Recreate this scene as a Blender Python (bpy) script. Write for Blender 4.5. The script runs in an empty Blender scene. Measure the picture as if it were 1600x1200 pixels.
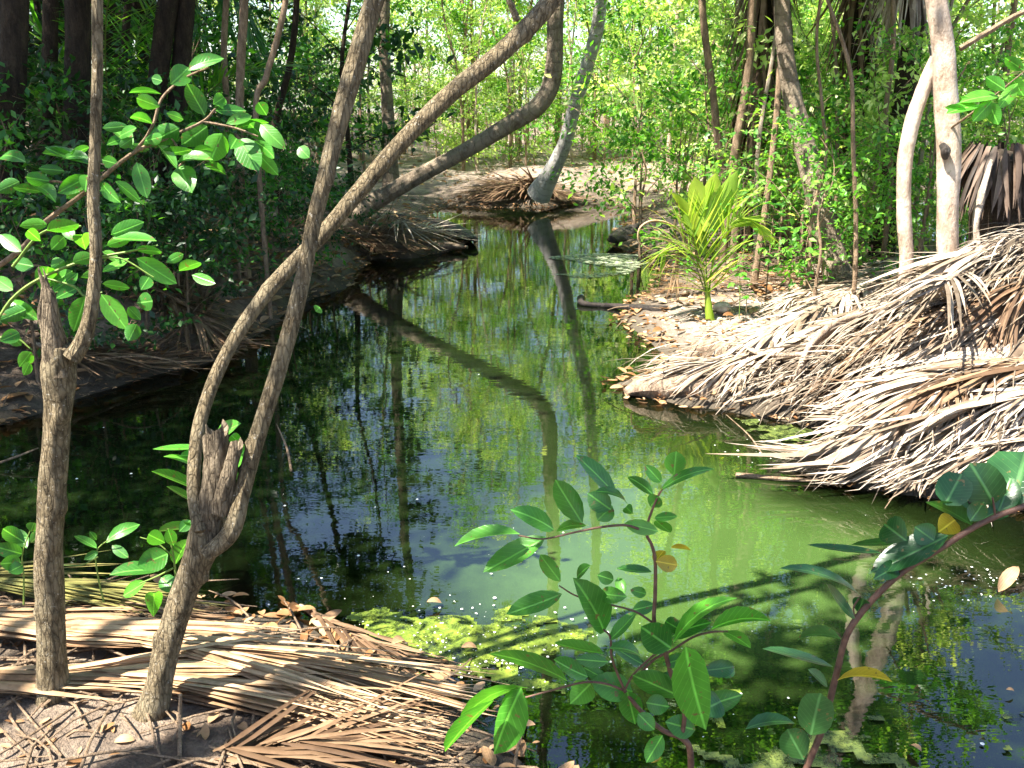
import bpy, math, random
import numpy as np
from mathutils import Vector, noise
random.seed(7); rng = np.random.default_rng(7)
S = bpy.context.scene
COL = S.collection
H = 1.6; F = 1500.0; PITCH = math.radians(16.7)
CP, SP = math.cos(PITCH), math.sin(PITCH)
UP = np.array([0, 0, 1.0])
def ray(px, py):
    x = (px-800)/F; y = -(py-600)/F
    return np.array([x, CP+y*SP, -SP+y*CP])
def P(px, py, D):
    """the world point seen at pixel (px,py) of the 1600x1200 photo, D metres ahead"""
    d = ray(px, py); return np.array([0, 0, H]) + d*(D/d[1])
def G(px, py, z=0.0):
    d = ray(px, py)
    return np.array([0, 0, H]) + d*((z-H)/d[2])
def nrm(v): 
    v = np.asarray(v, float); n = np.linalg.norm(v, axis=-1, keepdims=True); return v/np.maximum(n, 1e-9)

# ------------------------------------------------------------------ terrain
POND = [(560,402),(540,450),(450,478),(340,560),(210,590),(70,640),(-150,700),(-500,760),(-600,880),(-200,912),(0,918),
        (200,915),(330,935),(470,965),(560,1020),(690,1075),(780,1130),(860,1210),(1000,1400),(1700,1480),(2500,1250),
        (2300,900),(1900,830),(1620,800),(1480,775),(1290,748),(1360,690),(1300,668),(1140,640),(985,618),(960,600),(1040,575),(1035,555),(1000,528),
        (978,500),(990,470),(1040,445),(1015,405),(960,385),(975,345),(1010,330),(960,318),(900,319),(850,324),(760,326),(700,322),(665,333),(690,350),(742,374),(700,392),(640,402)]
POND2 = [(1290,338),(1350,352),(1440,380),(1600,425),(1850,430),(1900,330),(1600,300),(1400,308),(1300,318)]
PW = np.array([G(x, y)[:2] for x, y in POND]); PW2 = np.array([G(x, y)[:2] for x, y in POND2])
def sdist(pts, poly):
    n = len(poly); d = np.full(len(pts), 1e9); ins = np.zeros(len(pts), bool)
    for i in range(n):
        a = poly[i]; b = poly[(i+1) % n]; e = b-a
        w = pts-a; t = np.clip((w@e)/(e@e), 0, 1)
        d = np.minimum(d, np.hypot(*(w-t[:, None]*e).T))
        c = ((a[1] > pts[:, 1]) != (b[1] > pts[:, 1])) & (pts[:, 0] < (b[0]-a[0])*(pts[:, 1]-a[1])/(b[1]-a[1]+1e-12)+a[0])
        ins ^= c
    return np.where(ins, -d, d)
_g = rng.random((256, 256))
def vn(x, y, s=1.0, o=0.0):
    x = x/s+o+1000.; y = y/s+o*1.7+1000.
    xi = np.floor(x).astype(int); yi = np.floor(y).astype(int); fx = x-xi; fy = y-yi
    fx = fx*fx*(3-2*fx); fy = fy*fy*(3-2*fy)
    a = _g[xi % 256, yi % 256]; b = _g[(xi+1) % 256, yi % 256]; c = _g[xi % 256, (yi+1) % 256]; d = _g[(xi+1) % 256, (yi+1) % 256]
    return (a*(1-fx)+b*fx)*(1-fy)+(c*(1-fx)+d*fx)*fy-0.5
# heaps of matted palm litter: (x, y, z, rx, ry, rot)
def gz(px, py, D): return P(px, py, D)
def bump(x, y, c, h, rx, ry, rot=0.0):
    dx = x-c[0]; dy = y-c[1]; cr, sr = math.cos(rot), math.sin(rot)
    u = (dx*cr+dy*sr)/rx; v = (-dx*sr+dy*cr)/ry
    r2 = u*u+v*v
    return h*np.exp(-r2**1.4)
def hgt(x, y):
    x = np.atleast_1d(np.asarray(x, float)); y = np.atleast_1d(np.asarray(y, float))
    pts = np.stack([x, y], 1)
    d = np.minimum(sdist(pts, PW), sdist(pts, PW2)) + 0.10*vn(x, y, .5)+0.05*vn(x, y, .17, 3)
    z = np.where(d < 0, np.maximum(d*0.42, -0.75), 0.24*(1-np.exp(-np.maximum(d, 0)/0.55)))
    land = np.clip(d/0.6, 0, 1)
    z = z + land*(0.05*vn(x, y, .27, 12)+0.025*vn(x, y, .11, 14)+0.10*vn(x, y, 2.2, 5)+0.05*vn(x, y, .6, 9))+0.015*vn(x, y, .14, 2)
    far = np.clip((y-17)/25, 0, 1); z = z + far*1.6*(0.35+vn(x, y, 9, 4)*.6)
    onland = np.clip((d+0.12)/0.3, 0, 1)
    # heap with the two pale trunks, lower heap in front of it, dark mud lump of the palm islet, far palm islet
    z = z + onland*(bump(x, y, (2.92, 4.98), 0.66, 1.12, 0.60, 0.34)+bump(x, y, (2.3, 3.92), 0.20, .8, .28, 0.1)
        + bump(x, y, (-1.75, 9.9), 0.22, 1.2, 1.0) + bump(x, y, (0.55, 15.9), 0.34, 1.2, .6)
        + bump(x, y, (-5.4, 7.4), 0.5, 3.2, 2.2))
    return z
def hz(x, y): return float(hgt([x], [y])[0])
def T(px, py, dmax=30):
    """where the sight line of a pixel meets the ground or the water"""
    d = ray(px, py); ds = np.geomspace(1.0, dmax, 900); k = ds/d[1]
    X = k*d[0]; Y = ds; Z = H+k*d[2]
    g = np.maximum(hgt(X, Y), 0.0)
    i = np.argmax(Z <= g)
    if Z[i] > g[i]: i = len(ds)-1
    return np.array([X[i], Y[i], g[i]])

# ------------------------------------------------------------------ materials
def newmat(name):
    m = bpy.data.materials.new(name); m.use_nodes = True
    nt = m.node_tree; nt.nodes.clear()
    out = nt.nodes.new('ShaderNodeOutputMaterial')
    return m, nt, out
def N(nt, t, **kw):
    n = nt.nodes.new('ShaderNode'+t)
    for k, v in kw.items():
        if k in n.inputs: n.inputs[k].default_value = v
        else: setattr(n, k, v)
    return n
def L(nt, a, b): nt.links.new(a, b)
def ramp(nt, fac, stops, interp='LINEAR'):
    r = N(nt, 'ValToRGB'); r.color_ramp.interpolation = interp
    cr = r.color_ramp
    while len(cr.elements) > len(stops): cr.elements.remove(cr.elements[-1])
    while len(cr.elements) < len(stops): cr.elements.new(1.0)
    for e, (p, c) in zip(cr.elements, stops):
        e.position = p; e.color = (*c, 1) if len(c) == 3 else c
    L(nt, fac, r.inputs[0]); return r.outputs[0]
def noise_tex(nt, scale, detail=4, rough=.55, vec=None, stretch=None, coord='Object'):
    tc = N(nt, 'TexCoord'); v = tc.outputs[coord]
    if stretch:
        mp = N(nt, 'Mapping'); mp.inputs['Scale'].default_value = stretch; L(nt, v, mp.inputs[0]); v = mp.outputs[0]
    n = N(nt, 'TexNoise'); n.inputs['Scale'].default_value = scale; n.inputs['Detail'].default_value = detail; n.inputs['Roughness'].default_value = rough
    L(nt, v, n.inputs['Vector']); return n.outputs['Fac']
def mixc(nt, fac, a, b, mode='MIX'):
    m = N(nt, 'Mix', data_type='RGBA', blend_type=mode)
    for sock, v in ((m.inputs[0], fac), (m.inputs[6], a), (m.inputs[7], b)):
        if isinstance(v, (int, float)): sock.default_value = v
        elif isinstance(v, tuple): sock.default_value = (*v, 1) if len(v) == 3 else v
        else: L(nt, v, sock)
    return m.outputs[2]
def bump_n(nt, h, strength=.5, dist=.01):
    b = N(nt, 'Bump'); b.inputs['Strength'].default_value = strength; b.inputs['Distance'].default_value = dist
    L(nt, h, b.inputs['Height']); return b.outputs[0]

def leaf_mat(name, dark, mid, light, transl=.4, rough=.42, veins=False, spec=.5, tcol=None):
    m, nt, out = newmat(name)
    geo = N(nt, 'NewGeometry'); 
    col = ramp(nt, geo.outputs['Random Per Island'], [(0, dark), (.5, mid), (.93, light), (1, light)])
    if veins:
        uv = N(nt, 'UVMap'); sx = N(nt, 'SeparateXYZ'); L(nt, uv.outputs[0], sx.inputs[0])
        a = N(nt, 'Math', operation='SUBTRACT'); L(nt, sx.outputs[0], a.inputs[0]); a.inputs[1].default_value = .5
        ab = N(nt, 'Math', operation='ABSOLUTE'); L(nt, a.outputs[0], ab.inputs[0])
        mid_ = ramp(nt, ab.outputs[0], [(0, (1, 1, 1)), (.028, (.55, .55, .55)), (.05, (0, 0, 0))])
        # slanting side veins
        s = N(nt, 'Math', operation='MULTIPLY_ADD'); L(nt, ab.outputs[0], s.inputs[0]); s.inputs[1].default_value = -.55; L(nt, sx.outputs[1], s.inputs[2])
        w = N(nt, 'Math', operation='MULTIPLY'); L(nt, s.outputs[0], w.inputs[0]); w.inputs[1].default_value = 9.0
        fr = N(nt, 'Math', operation='FRACT'); L(nt, w.outputs[0], fr.inputs[0])
        sv = ramp(nt, fr.outputs[0], [(0, (.0, .0, .0)), (.06, (.32, .32, .32)), (.13, (0, 0, 0)), (1, (0, 0, 0))])
        ad = N(nt, 'Math', operation='MAXIMUM'); L(nt, mid_, ad.inputs[0]); L(nt, sv, ad.inputs[1])
        col = mixc(nt, ad.outputs[0], col, tuple(min(1, c*1.8+.03) for c in light))
        nz = noise_tex(nt, 22, 3)
        blot = ramp(nt, nz, [(.3, (.72, .72, .72)), (.62, (1.15, 1.15, 1.15))])
        col = mixc(nt, .8, col, blot, 'MULTIPLY')
        sp = ramp(nt, noise_tex(nt, 75, 2, .5), [(.655, (0, 0, 0)), (.70, (1, 1, 1))])
        col = mixc(nt, sp, col, (.16, .12, .04))
    b = N(nt, 'BsdfPrincipled'); b.inputs['Roughness'].default_value = rough; b.inputs['Specular IOR Level'].default_value = spec
    L(nt, col, b.inputs['Base Color'])
    if veins: L(nt, bump_n(nt, ad.outputs[0], .35, .002), b.inputs['Normal'])
    t = N(nt, 'BsdfTranslucent')
    tc = mixc(nt, 1.0, col, tcol or (1.9, 2.1, .75), 'MULTIPLY'); L(nt, tc, t.inputs[0])
    mx = N(nt, 'MixShader'); mx.inputs[0].default_value = transl
    L(nt, b.outputs[0], mx.inputs[1]); L(nt, t.outputs[0], mx.inputs[2]); L(nt, mx.outputs[0], out.inputs[0])
    return m
def bark_mat(name, dark, light, scale=1.0, rings=0.0, lichen=None, rough=.85, spec=.2, patch=None, cracks=False, bk=1.0):
    m, nt, out = newmat(name)
    f = noise_tex(nt, 26*scale, 7, .68, stretch=(1, 1, .28))
    g = noise_tex(nt, 110*scale, 4, .7, stretch=(1, 1, .5))
    col = ramp(nt, f, [(.32, dark), (.50, tuple((a+b)/2 for a, b in zip(dark, light))), (.66, light)])
    col = mixc(nt, .6, col, ramp(nt, g, [(.35, (.55, .52, .50)), (.6, (1.2, 1.2, 1.2))]), 'MULTIPLY')
    hsum = N(nt, 'Math', operation='ADD'); L(nt, f, hsum.inputs[0]); L(nt, g, hsum.inputs[1]); hh = hsum.outputs[0]
    if patch:
        pn = noise_tex(nt, 5*scale, 5, .65)
        col = mixc(nt, ramp(nt, pn, [(.47, (0, 0, 0)), (.60, (1, 1, 1))]), col, patch)
    if lichen:
        n2 = noise_tex(nt, 42*scale, 5, .75)
        col = mixc(nt, ramp(nt, n2, [(.60, (0, 0, 0)), (.66, (1, 1, 1))]), col, lichen)
    if rings:
        uv = N(nt, 'UVMap'); sx = N(nt, 'SeparateXYZ'); L(nt, uv.outputs[0], sx.inputs[0])
        w = N(nt, 'Math', operation='MULTIPLY_ADD'); L(nt, sx.outputs[1], w.inputs[0]); w.inputs[1].default_value = rings
        nn = N(nt, 'Math', operation='MULTIPLY'); L(nt, noise_tex(nt, 6, 3), nn.inputs[0]); nn.inputs[1].default_value = 1.6
        L(nt, nn.outputs[0], w.inputs[2])
        fr = N(nt, 'Math', operation='FRACT'); L(nt, w.outputs[0], fr.inputs[0])
        rr = ramp(nt, fr.outputs[0], [(0, (.62, .60, .57)), (.12, (.85, .85, .85)), (.3, (1, 1, 1)), (1, (1, 1, 1))])
        col = mixc(nt, .8, col, rr, 'MULTIPLY')
        a2 = N(nt, 'Math', operation='MULTIPLY_ADD'); L(nt, rr, a2.inputs[0]); a2.inputs[1].default_value = .6; L(nt, hh, a2.inputs[2]); hh = a2.outputs[0]
    b = N(nt, 'BsdfPrincipled'); b.inputs['Roughness'].default_value = rough; b.inputs['Specular IOR Level'].default_value = spec
    if cracks:
        tc = N(nt, 'TexCoord'); mp = N(nt, 'Mapping'); mp.inputs['Scale'].default_value = (1, 1, .22); L(nt, tc.outputs['Object'], mp.inputs[0]); vo = N(nt, 'TexVoronoi', feature='DISTANCE_TO_EDGE'); vo.inputs['Scale'].default_value = 95; L(nt, mp.outputs[0], vo.inputs['Vector'])
        cr = ramp(nt, vo.outputs['Distance'], [(0, (.30, .28, .26)), (.10, (.8, .8, .8)), (.25, (1, 1, 1))]); col = mixc(nt, .75, col, cr, 'MULTIPLY')
        a3 = N(nt, 'Math', operation='MULTIPLY_ADD'); L(nt, cr, a3.inputs[0]); a3.inputs[1].default_value = .7; L(nt, hh, a3.inputs[2]); hh = a3.outputs[0]
    L(nt, col, b.inputs['Base Color']); L(nt, bump_n(nt, hh, 1.0, .016/scale*bk), b.inputs['Normal']); L(nt, b.outputs[0], out.inputs[0])
    return m
def dry_mat(name, dark, mid, light, transl=.12, rough=.6):
    m, nt, out = newmat(name)
    geo = N(nt, 'NewGeometry')
    col = ramp(nt, geo.outputs['Random Per Island'], [(0, dark), (.35, mid), (.75, light), (1, mid)])
    uv = N(nt, 'UVMap'); sx = N(nt, 'SeparateXYZ'); L(nt, uv.outputs[0], sx.inputs[0])
    w = N(nt, 'Math', operation='MULTIPLY'); L(nt, sx.outputs[0], w.inputs[0]); w.inputs[1].default_value = 7.0
    fr = N(nt, 'Math', operation='FRACT'); L(nt, w.outputs[0], fr.inputs[0])
    st = ramp(nt, fr.outputs[0], [(0, (.72, .70, .66)), (.5, (1.06, 1.05, 1.04)), (1, (.72, .7, .66))])
    col = mixc(nt, .7, col, st, 'MULTIPLY')
    nz = noise_tex(nt, 14, 5, .7)
    col = mixc(nt, .8, col, ramp(nt, nz, [(.32, (.50, .45, .38)), (.5, (.95, .93, .9)), (.68, (1.2, 1.2, 1.2))]), 'MULTIPLY')
    b = N(nt, 'BsdfPrincipled'); b.inputs['Roughness'].default_value = rough; b.inputs['Specular IOR Level'].default_value = .3
    L(nt, col, b.inputs['Base Color']); L(nt, bump_n(nt, fr.outputs[0], .25, .003), b.inputs['Normal'])
    t = N(nt, 'BsdfTranslucent'); L(nt, col, t.inputs[0])
    mx = N(nt, 'MixShader'); mx.inputs[0].default_value = transl
    L(nt, b.outputs[0], mx.inputs[1]); L(nt, t.outputs[0], mx.inputs[2]); L(nt, mx.outputs[0], out.inputs[0])
    return m
def plain_mat(name, c1, c2, scale=20, rough=.7, bump=.4, spec=.3, transl=0, dist=.006):
    m, nt, out = newmat(name)
    f = noise_tex(nt, scale, 6, .65)
    col = ramp(nt, f, [(.33, c1), (.66, c2)])
    b = N(nt, 'BsdfPrincipled'); b.inputs['Roughness'].default_value = rough; b.inputs['Specular IOR Level'].default_value = spec
    L(nt, col, b.inputs['Base Color']); L(nt, bump_n(nt, f, bump, dist), b.inputs['Normal']); L(nt, b.outputs[0], out.inputs[0])
    return m

M = {}
M['leaf_near'] = leaf_mat('leaf_sapling', (.032, .13, .020), (.052, .195, .026), (.085, .26, .032), .34, .33, True)
M['leaf_bright'] = leaf_mat('leaf_bright', (.045, .19, .02), (.075, .27, .025), (.11, .34, .035), .42, .33, True)
M['leaf_blue'] = leaf_mat('leaf_bluegreen', (.016, .07, .018), (.026, .10, .026), (.045, .14, .03), .24, .30, True)
M['leaf_yellow'] = leaf_mat('leaf_yellowing', (.35, .26, .02), (.42, .30, .03), (.45, .36, .04), .35, .4, True)
M['leaf_shrub'] = leaf_mat('leaf_shrub', (.022, .10, .015), (.04, .16, .022), (.09, .26, .03), .38, .38)
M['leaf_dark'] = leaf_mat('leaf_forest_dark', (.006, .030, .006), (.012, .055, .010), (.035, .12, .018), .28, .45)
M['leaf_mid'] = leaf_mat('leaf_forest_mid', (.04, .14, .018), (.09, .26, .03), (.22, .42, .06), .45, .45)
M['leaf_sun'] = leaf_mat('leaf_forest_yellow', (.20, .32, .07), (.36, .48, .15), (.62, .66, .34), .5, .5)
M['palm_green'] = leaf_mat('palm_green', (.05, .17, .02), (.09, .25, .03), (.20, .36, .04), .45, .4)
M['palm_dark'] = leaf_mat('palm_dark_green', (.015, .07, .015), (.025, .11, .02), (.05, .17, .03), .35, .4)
M['palm_young'] = leaf_mat('palm_young', (.13, .24, .03), (.26, .37, .04), (.45, .48, .07), .45, .4)
M['dry_tan'] = dry_mat('dry_frond_tan', (.22, .13, .07), (.42, .28, .16), (.60, .43, .27), .12)
M['dry_grey'] = dry_mat('dry_frond_grey', (.13, .09, .06), (.34, .27, .20), (.62, .54, .45), .10)
M['dry_fibre'] = dry_mat('palm_fibre', (.06, .045, .03), (.19, .15, .11), (.46, .40, .33), .05)
M['fibre_dark'] = dry_mat('dark_palm_fibre', (.02, .014, .01), (.06, .04, .028), (.16, .11, .08), .03)
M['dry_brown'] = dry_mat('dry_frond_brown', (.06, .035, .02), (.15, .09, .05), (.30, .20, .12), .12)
M['dry_olive'] = dry_mat('dry_frond_olive', (.08, .09, .02), (.17, .17, .05), (.34, .30, .10), .2)
M['bark_near'] = bark_mat('bark_brown_grey', (.055, .042, .022), (.30, .235, .14), 2.6, lichen=(.46, .42, .34), patch=(.24, .195, .12), cracks=True)
M['bark_stump'] = bark_mat('bark_stump', (.06, .046, .030), (.34, .27, .18), 2.2, cracks=True)
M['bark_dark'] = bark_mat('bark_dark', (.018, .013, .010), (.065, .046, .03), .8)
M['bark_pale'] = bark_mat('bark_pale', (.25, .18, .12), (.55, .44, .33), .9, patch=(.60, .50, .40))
M['bark_smooth'] = bark_mat('smooth_pale_bark', (.24, .17, .115), (.52, .41, .32), .8, lichen=(.34, .30, .22), patch=(.58, .48, .39), bk=.3)
M['bark_thin'] = bark_mat('bark_thin', (.13, .085, .05), (.36, .26, .17), 1.5)
M['bark_coco'] = bark_mat('bark_coconut', (.13, .10, .07), (.36, .29, .21), .6, rings=11, patch=(.30, .24, .17))
M['bark_cocow'] = bark_mat('bark_coconut_white', (.42, .39, .36), (.80, .77, .72), .6, rings=9, patch=(.70, .66, .61))
M['snag'] = bark_mat('bleached_wood', (.30, .23, .17), (.66, .57, .48), 1.2)
M['wood_grey'] = bark_mat('weathered_driftwood', (.13, .085, .055), (.46, .35, .25), .9)
M['wood_dark'] = bark_mat('wet_dark_wood', (.012, .010, .009), (.05, .038, .03), 1.0, rough=.55, spec=.4)
M['stem_green'] = plain_mat('green_stem', (.09, .17, .03), (.17, .24, .05), 60, .5)
M['stem_red'] = plain_mat('reddish_stem', (.07, .035, .025), (.17, .09, .06), 60, .55)
M['stone'] = dry_mat('pale_stone', (.22, .16, .11), (.42, .34, .26), (.66, .60, .52), 0, .9)
M['petiole'] = bark_mat('dry_petiole', (.22, .15, .10), (.55, .44, .34), 1.5)
M['dead_leaf'] = dry_mat('dead_leaf', (.20, .09, .03), (.36, .20, .09), (.50, .34, .20), .2)
M['petal'] = plain_mat('white_petal', (.72, .72, .66), (.85, .85, .8), 20, .6, .1)
EXPO = 2.25
MURK1 = (.003, .006, .002); MURK_SUNLIT = (.046, .088, .020)  # dark murk, then the brighter tone painted where sun falls on the water
# ------------------------------------------------------------------ mesh building
class MB:
    def __init__(s): s.v = []; s.f = []; s.uv = []; s.n = 0
    def add(s, V, Fc, UV):
        V = np.asarray(V, float); s.v.append(V); Fc = np.asarray(Fc, int)+s.n
        s.f.append(Fc); s.uv.append(np.asarray(UV, float)); s.n += len(V)
def link(o, parent=None):
    COL.objects.link(o)
    if parent is not None: o.parent = parent
    return o
def mesh_of(mb, name, mat, smooth=True, origin=None):
    V = np.concatenate(mb.v); UV = np.concatenate(mb.uv)
    if origin is not None: V = V-np.asarray(origin)
    faces = [f for f in mb.f if len(f)]
    me = bpy.data.meshes.new(name)
    nf = sum(len(f) for f in faces); tot = np.concatenate([np.full(len(f), f.shape[1]) for f in faces]); idx = np.concatenate([f.ravel() for f in faces])
    me.vertices.add(len(V)); me.vertices.foreach_set('co', V.astype(np.float32).ravel())
    me.loops.add(len(idx)); me.loops.foreach_set('vertex_index', idx.astype(np.int32))
    me.polygons.add(nf); st = np.concatenate([[0], np.cumsum(tot)[:-1]])
    me.polygons.foreach_set('loop_start', st.astype(np.int32)); me.polygons.foreach_set('loop_total', tot.astype(np.int32))
    ul = me.uv_layers.new(name='UVMap'); ul.data.foreach_set('uv', UV[idx].astype(np.float32).ravel())
    me.update(calc_edges=True)
    me.polygons.foreach_set('use_smooth', np.full(nf, smooth)); me.validate()
    if mat is not None: me.materials.append(mat)
    return me
def obj(name, mb, mat, parent=None, smooth=True):
    q = parent; org = None
    while q is not None:
        if q.parent is None: org = np.array(q.location)
        q = q.parent
    if parent is None:
        V = np.concatenate(mb.v); org = np.array([V[:, 0].mean(), V[:, 1].mean(), V[:, 2].min()])
    o = bpy.data.objects.new(name, mesh_of(mb, name, mat, smooth, org))
    if parent is None: o.location = org
    return link(o, parent)
def tag(o, label=None, cat=None, group=None, kind=None):
    if label: o['label'] = label
    if cat: o['category'] = cat
    if group: o['group'] = group
    if kind: o['kind'] = kind
    return o
def thing(name, label, cat, loc, group=None):
    o = bpy.data.objects.new(name, None); o.empty_display_size = .1
    o.location = [float(c) for c in loc]; link(o); return tag(o, label, cat, group)
def catmull(pts, n):
    p = np.asarray(pts, float)
    if len(p) == 2: t = np.linspace(0, 1, n)[:, None]; return p[0]*(1-t)+p[1]*t
    q = np.vstack([2*p[0]-p[1], p, 2*p[-1]-p[-2]]); m = len(p)-1
    u = np.linspace(0, m, n); i = np.minimum(u.astype(int), m-1); t = (u-i)[:, None]
    a, b, c, d = q[i], q[i+1], q[i+2], q[i+3]
    return .5*(2*b+(c-a)*t+(2*a-5*b+4*c-d)*t*t+(3*b-a-3*c+d)*t**3)
def frames(p):
    t = nrm(np.gradient(p, axis=0)); ref = np.array([0.31, .17, .93]) if abs(t[0, 2]) < .85 else np.array([1., .2, .1])
    s = nrm(np.cross(t, ref)); 
    for i in range(1, len(p)):
        v = s[i-1]-t[i]*np.dot(s[i-1], t[i]); s[i] = v/max(np.linalg.norm(v), 1e-9)
    return t, s, np.cross(t, s)
def tube(mb, pts, rad, seg=10, n=None, rough=0.0, cap=True, flat=1.0, jag=0.0, knots=None):
    n = n or max(2, 4*(len(pts)-1)+1)
    p = catmull(pts, n); r = catmull(np.asarray(rad, float)[:, None], n)[:, 0] if len(rad) > 1 else np.full(n, rad[0])
    r = np.maximum(r, 1e-4)
    t, a, b = frames(p)
    th = np.linspace(0, 2*math.pi, seg+1)
    ln = np.concatenate([[0], np.cumsum(np.linalg.norm(np.diff(p, axis=0), axis=1))])
    R = np.repeat(r[:, None], seg+1, 1)
    if rough:
        o = random.random()*50
        A = vn(np.cos(th)[None]*1.3+np.zeros((n, 1)), (ln/(r.mean()*3))[:, None]+np.sin(th)[None]*1.3, 1.0, o)
        B = vn(np.cos(th)[None]*3+np.zeros((n, 1)), (ln/(r.mean()*.8))[:, None]+np.sin(th)[None]*3, 1.0, o+9)
        R = R*(1+rough*(1.6*A+.7*B))
    if knots:
        for (l, ang, h, w) in knots:
            dth = np.angle(np.exp(1j*(th-ang)))
            R = R+h*np.exp(-(((ln-l*ln[-1])[:, None]/w)**2+(dth[None]*r[:, None]/w)**2))
    R[:, -1] = R[:, 0]
    V = p[:, None]+R[..., None]*(np.cos(th)[None, :, None]*a[:, None]+flat*np.sin(th)[None, :, None]*b[:, None])
    if jag:
        for j in range(seg+1):
            k = jag*(.4+1.2*((j % seg)*2654435761 % 97)/97.)
            V[-1, j] += t[-1]*k
            V[-2, j] += t[-1]*k*.5
    UV = np.stack(np.broadcast_arrays((th/(2*math.pi))[None], ln[:, None]), -1)
    i, j = np.meshgrid(np.arange(n-1), np.arange(seg), indexing='ij'); i = i.ravel(); j = j.ravel(); w = seg+1
    Fq = np.stack([i*w+j, i*w+j+1, (i+1)*w+j+1, (i+1)*w+j], 1)
    mb.add(V.reshape(-1, 3), Fq, UV.reshape(-1, 2))
    if cap:
        for e, k in ((0, -1), (n-1, 1)):
            c = p[e]-(t[e]*r[e]*.25 if (jag and e) else -t[e]*k*r[e]*.35)
            ring = V[e, :seg]
            fc = [[seg, q, (q+1) % seg] if k > 0 else [seg, (q+1) % seg, q] for q in range(seg)]
            mb.add(np.vstack([ring, c]), fc, np.zeros((seg+1, 2)))
    return p
# broad leaves, all built at once: base, tip, normal, width
_prof = np.array([0.02, .55, .92, 1.0, .86, .52, 0.0]); _tt = np.array([0, .12, .30, .50, .70, .87, 1.0])
def leaves(mb, B, Tp, Nn, W, curl=.12, fold=.22, prof=_prof, wave=.0, round_=0):
    B = np.atleast_2d(B); Tp = np.atleast_2d(Tp); Nn = np.atleast_2d(Nn); W = np.atleast_1d(W); k = len(B); m = len(_tt)
    ax = Tp-B; Ln = np.linalg.norm(ax, axis=1); t = ax/Ln[:, None]
    s = nrm(np.cross(t, Nn)); u = np.cross(s, t)
    cu = np.broadcast_to(np.asarray(curl), (k,))
    prof = np.asarray(prof)
    if round_: prof = prof**(1-round_)
    V = np.zeros((k, m, 3, 3)); UV = np.zeros((k, m, 3, 2))
    for j, (q, tt) in enumerate(zip(prof, _tt)):
        c = B+ax*tt+u*(cu*Ln*(4*tt*(1-tt))*.5 )[:, None]
        for i, e in enumerate((-1, 0, 1)):
            hw = (W*.5*q)[:, None]
            wob = (wave*W*np.sin(tt*17+np.arange(k)*2.1+e))[:, None] if wave and e else 0
            V[:, j, i] = c+s*e*hw+u*(abs(e)*hw*fold*2*.7)+u*wob
            UV[:, j, i] = (.5+.5*e*max(q, .05), tt)
    base = np.arange(k)[:, None]*(m*3)
    Fq = []
    for j in range(m-1):
        for i in range(2):
            a = j*3+i; Fq.append([a, a+1, a+4, a+3])
    Fq = (np.array(Fq)[None]+base[:, :, None]).reshape(-1, 4)
    mb.add(V.reshape(-1, 3), Fq, UV.reshape(-1, 2))
def leaf_quads(mb, C, D, Nn, Ls, Ws):
    """small far leaves: a folded rhomb of two triangles"""
    k = len(C); s = nrm(np.cross(D, Nn)); u = np.cross(s, D)
    V = np.stack([C, C+D*(Ls*.45)[:, None]+s*(Ws*.5)[:, None]+u*(Ws*.18)[:, None], C+D*Ls[:, None], C+D*(Ls*.45)[:, None]-s*(Ws*.5)[:, None]+u*(Ws*.18)[:, None]], 1)
    f = (np.array([[0, 1, 2], [0, 2, 3]])[None]+np.arange(k)[:, None, None]*4).reshape(-1, 3)
    uv = np.tile(np.array([[.5, 0], [1, .5], [.5, 1], [0, .5]]), (k, 1))
    mb.add(V.reshape(-1, 3), f, uv)
def hand_leaf(mb, bx, by, tx, ty, w, D, dd=0.0, asp=.42, curl=.1, fold=.2, round_=0):
    b = P(bx, by, D); e = P(tx, ty, D+dd); Ln = np.linalg.norm(e-b); ax = (e-b)/Ln
    view = nrm(b-np.array([0, 0, H])); sp = nrm(np.cross(ax, view))
    wp = w/F*np.linalg.norm(b-np.array([0, 0, H])); W = max(wp, min(asp*Ln, wp*2.2)); c = min(1, wp/W); sn = math.sqrt(1-c*c)
    wv = sp*c+nrm(np.cross(sp, ax))*sn*random.choice((-1, 1))
    n = np.cross(wv, ax)
    if n[2] < 0 and abs(n[2]) > .15: n = -n
    leaves(mb, b, e, n, [W], curl=curl, fold=fold, round_=round_)
# palm fronds
def strips(mb, base, dirs, Ls, Ws, droop, up, seg=5, floor=None, fold=.25, lift=0.0, sway=0.0):
    """long narrow leaflets: k strips of seg segments bending under their own weight"""
    k = len(base); V = np.zeros((k, seg+1, 3, 3)); UV = np.zeros((k, seg+1, 3, 2))
    p = base.copy(); d = dirs.copy()
    sw = (rng.random((k, 3))-.5)*sway
    for j in range(seg+1):
        tt = j/seg; prof = (min(1, .45+tt*4)*(1-tt**2.6)) if j < seg else 0.03
        s = nrm(np.cross(d, up)); n = np.cross(s, d)
        if floor is not None:
            g = floor(p[:, 0], p[:, 1])+lift
            p[:, 2] = np.maximum(p[:, 2], g)
        for i, e in enumerate((-1, 0, 1)):
            V[:, j, i] = p+s*(e*Ws*.5*prof)[:, None]-n*(abs(e)*Ws*.5*prof*fold)[:, None]
            UV[:, j, i] = (.5+.5*e, tt)
        p = p+d*(Ls/seg)[:, None]
        d = nrm(d+np.array([0, 0, -1.])*(droop/seg)[:, None]+sw/seg)
    a = []
    for j in range(seg):
        for i in range(2): q = j*3+i; a.append([q, q+1, q+4, q+3])
    Fq = (np.array(a)[None]+(np.arange(k)*(seg+1)*3)[:, None, None]).reshape(-1, 4)
    mb.add(V.reshape(-1, 3), Fq, UV.reshape(-1, 2))
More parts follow.
